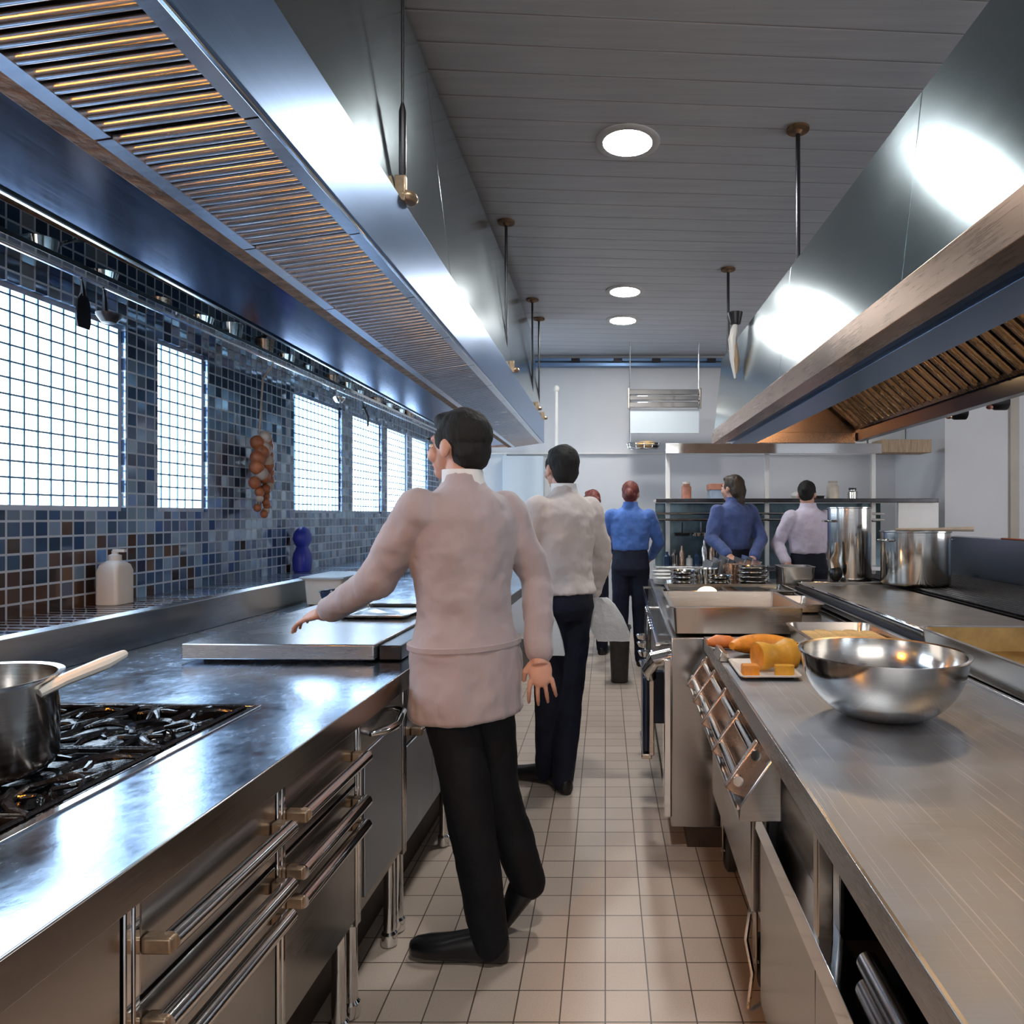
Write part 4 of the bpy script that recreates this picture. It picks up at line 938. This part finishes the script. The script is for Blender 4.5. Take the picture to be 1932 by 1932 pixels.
def jar(label, x, r_, h, mat, lid=None):
    c = (x, 6.97, 1.5605)
    t = thing('jar', label, 'jar', c, 'W')
    part(t, 'glass', MB().lathe([(0.002, 0), (r_, 0), (r_, h * .8), (r_ * .7, h * .92), (r_ * .7, h), (0.002, h)], c, 18), mat)
    part(t, 'lid', MB().lathe([(0.002, h), (r_ * .75, h), (r_ * .75, h + .02), (0.002, h + .02)], c, 18), lid or 'cream')
jar('red brown jar on the lower rack shelf by the left post', 0.82, 0.05, 0.16, 'jar_red')
jar('pale cream jar on the lower rack shelf behind the tall pot', 2.30, 0.06, 0.17, 'cream', 'beige_trim')
jar('small steel jar on the lower rack shelf by the right post', 2.50, 0.05, 0.10, 'steel_pot', 'dark_metal')
bx = thing('cardboard_box', 'blue and red box on the lower rack shelf left of the dark haired person', 'box', (1.2, 6.97, 1.5605), 'W')
part(bx, 'carton', MB().box(1.05, 1.36, 6.86, 7.08, 1.5605, 1.66), 'box_blue', 0.003)
part(bx, 'lid', MB().box(1.04, 1.37, 6.85, 7.09, 1.66, 1.72), 'box_red', 0.003)
solo('cloth_pile', 'crumpled white cloth on the lower rack shelf', 'cloth', MB().ell((2.40 - 0.42, 6.95, 1.607), (0.11, 0.1, 0.045)), 'cloth_white', (1.98, 6.95, 1.56), 'W')
solo('tray_stack', 'dark folded tray on the lower rack shelf before the pale jar', 'tray', MB().pan(2.10, 2.2, 6.86, 7.05, 1.5605, 1.60, .004, .006, .02), 'dark_metal', (2.15, 6.95, 1.56), 'W')
random.seed(3)
for i in range(12):
    x = 0.62 + i * 0.075; h = random.uniform(0.10, 0.26); r_ = random.uniform(0.028, 0.036)
    c = (x, 6.93, 0.9005)
    solo('bottle', 'bottle in the crowded row on the counter under the rack', 'bottle', MB().lathe([(0.002, 0), (r_, 0), (r_, h * .65), (r_ * .4, h * .8), (r_ * .4, h), (0.002, h)], c, 12), ['glass_blue', 'steel_pot', 'copper_steel', 'plate'][i % 4], c, 'W', 'bottles on the counter under the rack')
for i in range(5):
    x = 0.76 + i * 0.18; c = (x, 6.86, 1.20)
    solo('hanging_pan', 'steel pan hung in the row under the rack shelf', 'pan', MB().lathe([(0.002, 0), (0.075, 0), (0.085, 0.03), (0.08, 0.03), (0.07, 0.005), (0.002, 0.005)], c, 20).tube([(x, 6.82, 1.215), (x, 6.80, 1.28), (x, 6.80, 1.338)], 0.007, 6), 'steel_pot' if i % 2 else 'dark_metal', c, 'W', 'pans hung under the rack shelf')

hs = thing('hanging_shelf', 'ribbed white shelf unit hung on rods before the end wall', 'shelf', (0.61, 7.5, 2.2), 'W')
part(hs, 'ribbed_panel', MB().box(0.26, 1.02, 7.46, 7.50, 2.57, 2.635).box(0.26, 1.02, 7.44, 7.50, 2.645, 2.70).box(0.26, 1.02, 7.46, 7.50, 2.71, 2.77), 'chrome', 0.008)
part(hs, 'frame', MB().box(0.245, 0.262, 7.44, 7.52, 2.56, 2.78).box(1.02, 1.04, 7.44, 7.52, 2.56, 2.78), 'steel_warm', 0.003)
part(hs, 'lower_panel', MB().box(0.27, 1.02, 7.50, 7.51, 2.30, 2.56), 'wall_panel')
for x in (0.27, 1.02): part(hs, 'rod', MB().tube([(x, 7.53, 2.19 if x < .5 else 2.5), (x, 7.53, CEIL - 0.001)], 0.008, 8), 'steel')
bs = thing('wire_basket', 'small wire basket with a bundled brown cloth hung under the shelf unit', 'basket', (0.42, 7.5, 2.1), 'W')
m_ = MB()
for z, r_ in ((2.13, .17), (2.165, .18), (2.19, .185)):
    m_.tube([(0.42 + r_ * math.cos(2 * PI * k / 24) * 1.0, 7.5 + r_ * .5 * math.sin(2 * PI * k / 24), z) for k in range(25)], 0.005, 6)
for k in range(12):
    a = 2 * PI * k / 12; m_.tube([(0.42 + .185 * math.cos(a), 7.5 + .092 * math.sin(a), 2.19), (0.42 + .17 * math.cos(a), 7.5 + .085 * math.sin(a), 2.13), (0.42, 7.5, 2.128)], 0.004, 5)
part(bs, 'wires', m_, 'chrome')
part(bs, 'bundle', MB().ell((0.45, 7.5, 2.175), (0.12, 0.06, 0.04)), 'bread')
part(bs, 'bundle', MB().ell((0.54, 7.5, 2.165), (0.05, 0.05, 0.035)), 'dark_metal')
# conduit on the end wall below the ceiling
cd = thing('conduit', 'grey cable trunking along the top of the end wall', 'conduit', (1.0, BACK - 0.05, 3.2), 'W')
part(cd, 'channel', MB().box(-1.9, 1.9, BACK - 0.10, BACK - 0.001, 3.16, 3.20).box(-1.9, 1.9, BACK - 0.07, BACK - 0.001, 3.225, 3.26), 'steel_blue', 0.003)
m_ = MB()
for x in (-0.4, 0.1, 0.55, 1.2): m_.box(x, x + 0.10, BACK - 0.11, BACK - 0.06, 3.20, 3.25)
part(cd, 'clip', m_, 'dark_metal', 0.003)
# white post by the far end of the left hood
solo('drop_pipe', 'thin white drop pipe with a knob beside the far end of the left hood', 'pipe', MB().tube([(-0.54, 7.6, 0.0), (-0.54, 7.6, 2.78)], 0.02, 10).ell((-0.54, 7.6, 2.80), (0.035, 0.035, 0.04)), 'white_gloss', (-0.54, 7.6, 0), 'W')
solo('wall_cabinet', 'pale blue flat cabinet on the end wall behind the two cooks', 'cabinet', MB().box(-1.20, -0.72, 8.05, 8.198, 1.2, 2.1), 'wall_panel', (-0.96, 8.1, 1.2), 'W', bevel=0.006)
# white cabinet boxes on the right pier, two small spotlights and orange strip
wc = thing('wall_unit', 'low white wall unit of two doors below the island hood', 'cabinet', (3.0, 6.7, 2.0), 'W')
part(wc, 'door', MB().box(2.35, 3.0, 7.9, 8.195, 2.22, 2.42), 'white_gloss', 0.004)
part(wc, 'door', MB().box(3.02, 3.44, 7.9, 8.195, 2.22, 2.42), 'white_gloss', 0.004)
for x, y_, z, lb in ((2.22, 4.35, 2.045, 'small dark spotlight under the hood rear edge, farther one'), (2.42, 4.25, 2.09, 'small dark spotlight with a red cap, nearest the right wall')):
    t = thing('spotlight', lb, 'spotlight', (x, y_, z), 'W', None)
    part(t, 'head', MB().tube([(x - 0.05, y_, z), (x - 0.02, y_, z + 0.005), (x + 0.05, y_, z + 0.01), (x + 0.06, y_, z + 0.01)], [0.025, 0.045, 0.05, 0.03], 14), 'dark_metal')
    part(t, 'cap', MB().ell((x - 0.055, y_ - 0.01, z - 0.022), (0.02, 0.02, 0.014)), 'jar_red' if x > 2.3 else 'copper_steel')
    part(t, 'bracket', MB().tube([(x, y_, z + 0.03), (x, y_ + .02, z + 0.09), (2.04, y_ + 0.02, z + 0.12)], 0.007, 8), 'dark_metal')
solo('plastic_strip', 'orange plastic strip lying on top of the range guard', 'strip', MB().box(2.562, 2.594, 4.35, 4.75, 1.241, 1.25), 'orange_plastic', (2.58, 4.55, 1.241), 'K', bevel=0.003)
solo('waste_bin', 'black slim waste bin on the floor behind the middle cook', 'bin', MB().pan(0.02, 0.22, 5.72, 5.98, 0.001, 0.46, 0.006, 0.02, 0.05, 0.01), 'rubber', (0.12, 5.85, 0), 'W')

# ------------------------------------------------------------------ people
def frame2(yaw):
    c, s_ = math.cos(yaw), math.sin(yaw)
    return Vector((c, s_, 0)), Vector((-s_, c, 0))     # right, forward
def finish(o, voxel, smooth=6, disp=0.0, dscale=0.12):
    r = o.modifiers.new('remesh', 'REMESH'); r.mode = 'VOXEL'; r.voxel_size = voxel; r.use_smooth_shade = True
    s_ = o.modifiers.new('smooth', 'SMOOTH'); s_.iterations = smooth; s_.factor = 0.5
    if disp:
        tx = bpy.data.textures.new('folds', 'CLOUDS'); tx.noise_scale = dscale; tx.noise_depth = 2
        d = o.modifiers.new('displace', 'DISPLACE'); d.texture = tx; d.strength = disp; d.mid_level = 0.35; d.texture_coords = 'LOCAL'
def limb(m, pts, rad, n=14):
    P = [Vector(p) for p in pts]
    for i in range(len(P) - 1):
        k = 6; q = [P[i].lerp(P[i + 1], t / k) for t in range(k + 1)]
        m.tube(q, [rad[i] + (rad[i + 1] - rad[i]) * t / k for t in range(k + 1)], n)
    for p, r_ in zip(P, rad): m.ell(p, (r_, r_, r_), 14, 9)
def hand(m, wrist, fwd, thumb_side, curl=0.5, s=1.0):
    f = fwd.normalized(); sd = (thumb_side - f * thumb_side.dot(f)).normalized(); n = f.cross(sd).normalized()
    w_ = Vector(wrist)
    M = Matrix((sd, f, n)).transposed()
    m.ell(w_ + f * 0.050 * s, (0.040 * s, 0.052 * s, 0.016 * s), 14, 9, M)
    m.tube([w_ - f * 0.02, w_ + f * 0.03 * s], [0.027 * s, 0.030 * s], 12)
    for k, (o_, L_) in enumerate(((0.0345, 0.070), (0.0115, 0.080), (-0.0115, 0.074), (-0.0345, 0.058))):
        p = w_ + f * 0.075 * s + sd * o_ * s; d = (f + sd * o_ * 5.0).normalized(); pts = [p]
        for j, fr in enumerate((0.45, 0.32, 0.23)):
            a = curl * (0.5 + 0.5 * j)
            d = (d * math.cos(a) + n * math.sin(a)).normalized(); p = p + d * L_ * fr * s * 1.15; pts.append(p)
        m.tube(pts, [0.0084 * s, 0.0080 * s, 0.0072 * s, 0.0058 * s], 8); m.ell(pts[-1], (0.0062 * s,) * 3, 8, 6)
    p = w_ + f * 0.022 * s + sd * 0.026 * s
    m.tube([p, p + (sd * 0.7 + f * 0.7 + n * 0.2).normalized() * 0.035 * s, p + (sd * 0.5 + f * 0.85 + n * 0.45).normalized() * 0.066 * s], [0.0125 * s, 0.0105 * s, 0.0075 * s], 8)

def person(label, base, yaw, head_yaw, J, top, hem, bottom, hair, H=1.75, voxel=0.006, bun=False, long_hair=False, apron=None, build=1.0, head_pitch=0.0, shoe=True, lean=(0, 0)):
    B = Vector((base[0], base[1], 0)); s = H / 1.75
    right, fwd = frame2(yaw); hr, hf = frame2(head_yaw)
    t = thing('person', label, 'person', (B.x, B.y, 0), 'W')
    def P(v): return B + Vector((v[0], v[1], v[2] * s))
    def axis(z):   # spine centre at height z (fraction of lean)
        k = max(0.0, (z - 0.92) / 0.6); return B + Vector((lean[0] * k, lean[1] * k, z * s))
    def ring(z, rx, ry, grow=0.0, off=0.0, n=24):
        c = axis(z) + fwd * off; a_ = rx * build + grow; b_ = ry * build + grow
        return [c + right * (a_ * math.cos(2 * PI * k / n)) + fwd * (b_ * math.sin(2 * PI * k / n)) for k in range(n)]
    TORSO = [(0.86, .125, .095, 0), (0.92, .162, .118, -.008), (1.00, .155, .110, -.004), (1.10, .142, .100, 0), (1.20, .152, .108, .004), (1.32, .172, .118, .004), (1.40, .172, .108, -.004), (1.455, .14, .085, -.012), (1.49, .078, .066, -.012), (1.53, .056, .060, -.004), (1.585, .053, .058, .008)]
    sh = {q: axis(1.425) + right * (k * 0.172 * build) - fwd * 0.008 for q, k in (('L', -1), ('R', 1))}
    hip = {q: axis(0.90) + right * (k * 0.085 * build) for q, k in (('L', -1), ('R', 1))}
    # body
    m = MB(); m.rings([ring(*q[:3], 0.0, q[3]) for q in TORSO])
    for q in 'LR':
        limb(m, [sh[q], P(J['el' + q]), P(J['wr' + q])], [0.050, 0.040, 0.027])
        fw = (P(J['wr' + q]) - P(J['el' + q])); ts = J.get('th' + q, (hf.x, hf.y, 0.6))
        hand(m, P(J['wr' + q]), Vector(J['hd' + q]) if 'hd' + q in J else fw, Vector(ts), J.get('cu' + q, 0.45))
        limb(m, [hip[q], P(J['kn' + q]), P(J['an' + q])], [0.085, 0.056, 0.038])
        a, b = P(J['an' + q]), P(J['to' + q])
        m.tube([a, a - Vector((0, 0, 0.045)) + (b - a) * 0.1, a.lerp(b, 0.6) - Vector((0, 0, 0.012)), b], [0.036, 0.028, 0.020, 0.014], 10)
    hc = axis(1.64) + fwd * 0.02 + Vector((0, 0, 0)); up = Vector((0, 0, 1))
    cp, sp_ = math.cos(head_pitch), math.sin(head_pitch)
    hf2 = hf * cp - up * sp_; hu = up * cp + hf * sp_
    HM = Matrix((hr, hf2, hu)).transposed()
    def hp(x, y_, z): return hc + (HM @ Vector((x, y_, z))) * s
    def he(mm, c, r_): mm.ell(hp(*c), tuple(v * s for v in r_), 18, 12, HM)
    he(m, (0, -0.012, 0.012), (0.074, 0.094, 0.092)); he(m, (0, 0.034, -0.04), (0.060, 0.062, 0.078)); he(m, (0, 0.048, -0.088), (0.042, 0.044, 0.030))
    he(m, (0, 0.060, 0.018), (0.055, 0.035, 0.020)); he(m, (0, 0.100, -0.030), (0.011, 0.018, 0.022)); he(m, (0, 0.094, -0.016), (0.008, 0.012, 0.026)); he(m, (0, 0.090, -0.064), (0.024, 0.012, 0.010))
    for k in (-1, 1):
        he(m, (k * 0.046, 0.062, -0.034), (0.020, 0.026, 0.026)); he(m, (k * 0.076, -0.006, -0.018), (0.009, 0.020, 0.032))
    m.tube([axis(1.50) - fwd * 0.008, hp(0, -0.012, -0.06)], [0.056, 0.053], 16)
    bd = part(t, 'body', m, 'skin'); finish(bd, voxel, 3)
    for k in (-1, 1):
        e = MB(); he(e, (k * 0.031, 0.083, -0.004), (0.013, 0.011, 0.008)); part(t, 'eye', e, 'eye')
        e = MB(); he(e, (k * 0.031, 0.0935, -0.004), (0.0055, 0.003, 0.0055)); part(t, 'iris', e, 'hair_brown')
        e = MB(); he(e, (k * 0.032, 0.090, 0.020), (0.018, 0.006, 0.004)); part(t, 'eyebrow', e, hair)
    e = MB(); he(e, (0, 0.097, -0.066), (0.020, 0.006, 0.007)); part(t, 'lips', e, 'lip')
    # hair
    m = MB(); he(m, (0, -0.024, 0.030), (0.081, 0.096, 0.088)); he(m, (0, -0.05, -0.02), (0.070, 0.062, 0.075)); he(m, (0, 0.035, 0.075), (0.056, 0.05, 0.034))
    for k in (-1, 1): he(m, (k * 0.068, 0.012, 0.012), (0.013, 0.028, 0.035))
    if bun: he(m, (0, -0.125, -0.01), (0.042, 0.038, 0.046))
    if long_hair: he(m, (0, -0.085, -0.10), (0.05, 0.04, 0.12)); he(m, (0, -0.07, -0.03), (0.078, 0.06, 0.09))
    hh = part(t, 'hair', m, hair); finish(hh, max(voxel, 0.006), 2, 0.008, 0.03)
    # trousers
    m = MB(); g = 0.016
    m.rings([ring(*q[:3], g, q[3]) for q in TORSO[:4]])
    for q in 'LR':
        a = P(J['an' + q])
        limb(m, [hip[q], P(J['kn' + q]), a - (P(J['kn' + q]) - a).normalized() * 0.025], [0.092 * build, 0.074, 0.057])
    tr = part(t, 'trousers', m, bottom); finish(tr, 0.010, 4, 0.012, 0.10)
    # shirt / jacket
    m = MB(); g = 0.021
    rs = [q for q in TORSO if q[0] < 1.50]
    body_rings = []
    if hem < 0.9: body_rings.append(ring(hem, .180, .148, g, -.005))
    body_rings += [ring(q[0], q[1], q[2], g + (0.016 if q[0] < 1.06 else 0), q[3]) for q in rs if q[0] > hem + (0.12 if hem < 0.9 else 0.03)]
    body_rings += [ring(1.505, .066, .066, 0.010, -.008), ring(1.545, .058, .062, 0.006, -.002)]
    m.rings(body_rings)
    for q in 'LR':
        w2 = P(J['el' + q]).lerp(P(J['wr' + q]), 0.93)
        limb(m, [sh[q], P(J['el' + q]), w2], [0.068, 0.054, 0.043])
    jk = part(t, 'jacket' if hem < 0.9 else 'shirt', m, top); finish(jk, 0.009, 5, 0.022, 0.09)
    m = MB(); m.rings([ring(1.508, .062, .064, 0.012, -.008), ring(1.53, .058, .062, 0.013, -.004), ring(1.556, .057, .062, 0.011, 0.0),
                       ring(1.556, .057, .062, 0.004, 0.0), ring(1.512, .060, .062, 0.004, -.006)])
    part(t, 'collar', m, 'cloth_white' if hem < 0.96 else top)
    if apron:
        m = MB(); rr = []
        for zz, g_ in ((-.008, .030), (-.008, .050), (.008, .050), (.008, .030)): rr.append(ring(apron + zz, .155, .110, g_ - 0.002, -.003, 32))
        m.rings(rr + [rr[0]], cap=False); part(t, 'apron_string', m, top)
    for q in 'LR':
        a, b = P(J['an' + q]), P(J['to' + q]); d = (b - a); dh = Vector((d.x, d.y, 0))
        fd = (b - (a - Vector((0, 0, 0.055)))).normalized()
        sd = fd.cross(Vector((0, 0, 1))).normalized(); un = sd.cross(fd)
        heel = a - Vector((0, 0, 0.055)) - fd * 0.06
        m = MB(); rs = []
        Ls = (b - heel).length + 0.03
        for f, w_, h_ in ((0.0, .022, .04), (0.05, .036, .066), (.22, .041, .074), (.42, .040, .062), (.62, .046, .044), (.82, .047, .032), (.95, .034, .024), (1.0, .014, .014)):
            c = heel + fd * (Ls * f); rr = []
            for k in range(14):
                th = 2 * PI * k / 14; zz = math.sin(th)
                rr.append(c + sd * (w_ * math.cos(th)) + un * (max(-0.028, zz * h_ if zz > 0 else zz * .032) + 0.0))
            rs.append(rr)
        m.rings(rs); sh_ = part(t, 'shoe', m, 'shoe_black', sharp=60)
    return t

person('person in long pale chef jacket and black trousers, reaching over the left griddle', (-0.45, 2.22), math.radians(42), math.radians(62),
       dict(elL=(-.27, -.06, 1.20), wrL=(-.47, .07, 1.09), hdL=(-.9, .3, -.25), thL=(0.2, .9, .3), cuL=.35,
            elR=(.215, .14, 1.19), wrR=(.235, .02, .95), hdR=(0.1, -.3, -.9), thR=(-.8, 0, .1),
            knL=(.025, -.07, .50), anL=(.085, -.05, .085), toL=(-.14, -.03, .035),
            knR=(.09, .06, .49), anR=(.185, .10, .19), toR=(.11, .10, .045)),
       'jacket_white', 0.775, 'trouser_black', 'hair_black', 1.74, 0.004, build=0.92, lean=(-0.01, 0), apron=1.0)
person('person in white shirt and dark trousers in mid aisle, cloth in hand', (-0.215, 3.55), math.radians(38), math.radians(28),
       dict(elL=(-.20, -.10, 1.20), wrL=(-.115, -.17, .965), hdL=(.1, .05, -.95), thL=(-.5, .6, 0), cuL=.8,
            elR=(.20, .15, 1.18), wrR=(.15, .26, .97), hdR=(-.1, .3, -.9), thR=(-.5, .6, 0),
            knL=(-.075, -.03, .50), anL=(-.09, .06, .085), toL=(-.29, .14, .035),
            knR=(.03, .0, .50), anR=(.0, -.05, .085), toR=(-.10, .13, .035)),
       'shirt_white', 0.945, 'trouser_navy', 'hair_black', 1.76, 0.004, build=0.93)
p2 = bpy.data.objects['person.001']
m_ = MB()
m_.rings([[Vector((cx_ + a * w_, 3.66 + b * .022, z)) for a, b in ((-1, -.6), (-.5, -1), (0, -.5), (.5, -1), (1, -.6), (1, .6), (.5, .2), (0, .8), (-.5, .2), (-1, .8))] for z, w_, cx_ in ((.735, .085, .045), (.78, .10, .03), (.86, .095, .0), (.93, .08, -.03), (.965, .06, -.05))])
part(p2, 'apron', m_, 'cloth_white', label='pale apron tail hanging at the right hip')
m_ = MB()
m_.rings([[Vector((-.27 + .0 + a * w_, 3.37 + b * .03, z)) for a, b in ((-1, -.6), (-.3, -1), (.4, -.7), (1, -.9), (1, .6), (.3, 1), (-.4, .7), (-1, 1))] for z, w_ in ((.72, .072), (.78, .062), (.84, .045), (.88, .03), (.905, .018))])
solo('cloth', 'folded pale cloth held in the left hand of the white shirted person', 'cloth', m_, 'cloth_white', (-.27, 3.37, .72), 'W')
person('person in a bright blue shirt with tied red brown hair, back turned, in the aisle', (0.235, 6.42), math.radians(-6), math.radians(-10),
       dict(elL=(-.27, .06, 1.20), wrL=(-.16, .26, 1.08), elR=(.27, .04, 1.18), wrR=(.2, .18, 1.02),
            knL=(-.09, .04, .50), anL=(-.10, -.03, .085), toL=(-.12, .15, .035), knR=(.09, .05, .5), anR=(.10, .02, .085), toR=(.15, .19, .035)),
       'shirt_blue', 0.97, 'trouser_navy', 'hair_red', 1.72, 0.008, bun=True)
person('person with red brown hair and pale shirt half hidden behind the white shirted cook', (-0.13, 6.95), math.radians(30), math.radians(30),
       dict(elL=(-.25, .06, 1.20), wrL=(-.16, .26, 1.08), elR=(.26, .10, 1.18), wrR=(.22, .28, 1.05),
            knL=(-.09, .04, .50), anL=(-.10, -.03, .085), toL=(-.12, .15, .035), knR=(.09, .05, .5), anR=(.10, .02, .085), toR=(.15, .19, .035)),
       'shirt_lilac', 0.97, 'trouser_navy', 'hair_red', 1.66, 0.009, bun=True)
person('person with dark brown hair and navy shirt beyond the far trays', (1.14, 6.12), math.radians(25), math.radians(40),
       dict(elL=(-.22, -.12, 1.20), wrL=(-.10, -.30, 1.06), elR=(.23, -.06, 1.18), wrR=(.12, -.26, 1.04),
            knL=(-.09, .04, .50), anL=(-.10, -.03, .085), toL=(-.12, .15, .035), knR=(.09, .05, .5), anR=(.10, .02, .085), toR=(.15, .19, .035)),
       'shirt_navy', 0.97, 'trouser_navy', 'hair_brown', 1.76, 0.009, long_hair=True)
person('person in a lilac white shirt with black hair, bent over work beside the tall pot', (1.80, 6.12), math.radians(15), math.radians(-20),
       dict(elL=(-.27, .02, 1.18), wrL=(-.24, -.2, 1.02), elR=(.28, .02, 1.18), wrR=(.2, .26, 1.05),
            knL=(-.09, .04, .50), anL=(-.10, -.03, .085), toL=(-.12, .15, .035), knR=(.09, .05, .5), anR=(.10, .02, .085), toR=(.15, .19, .035)),
       'shirt_lilac', 0.97, 'trouser_navy', 'hair_black', 1.70, 0.009, bun=True, head_pitch=0.45)
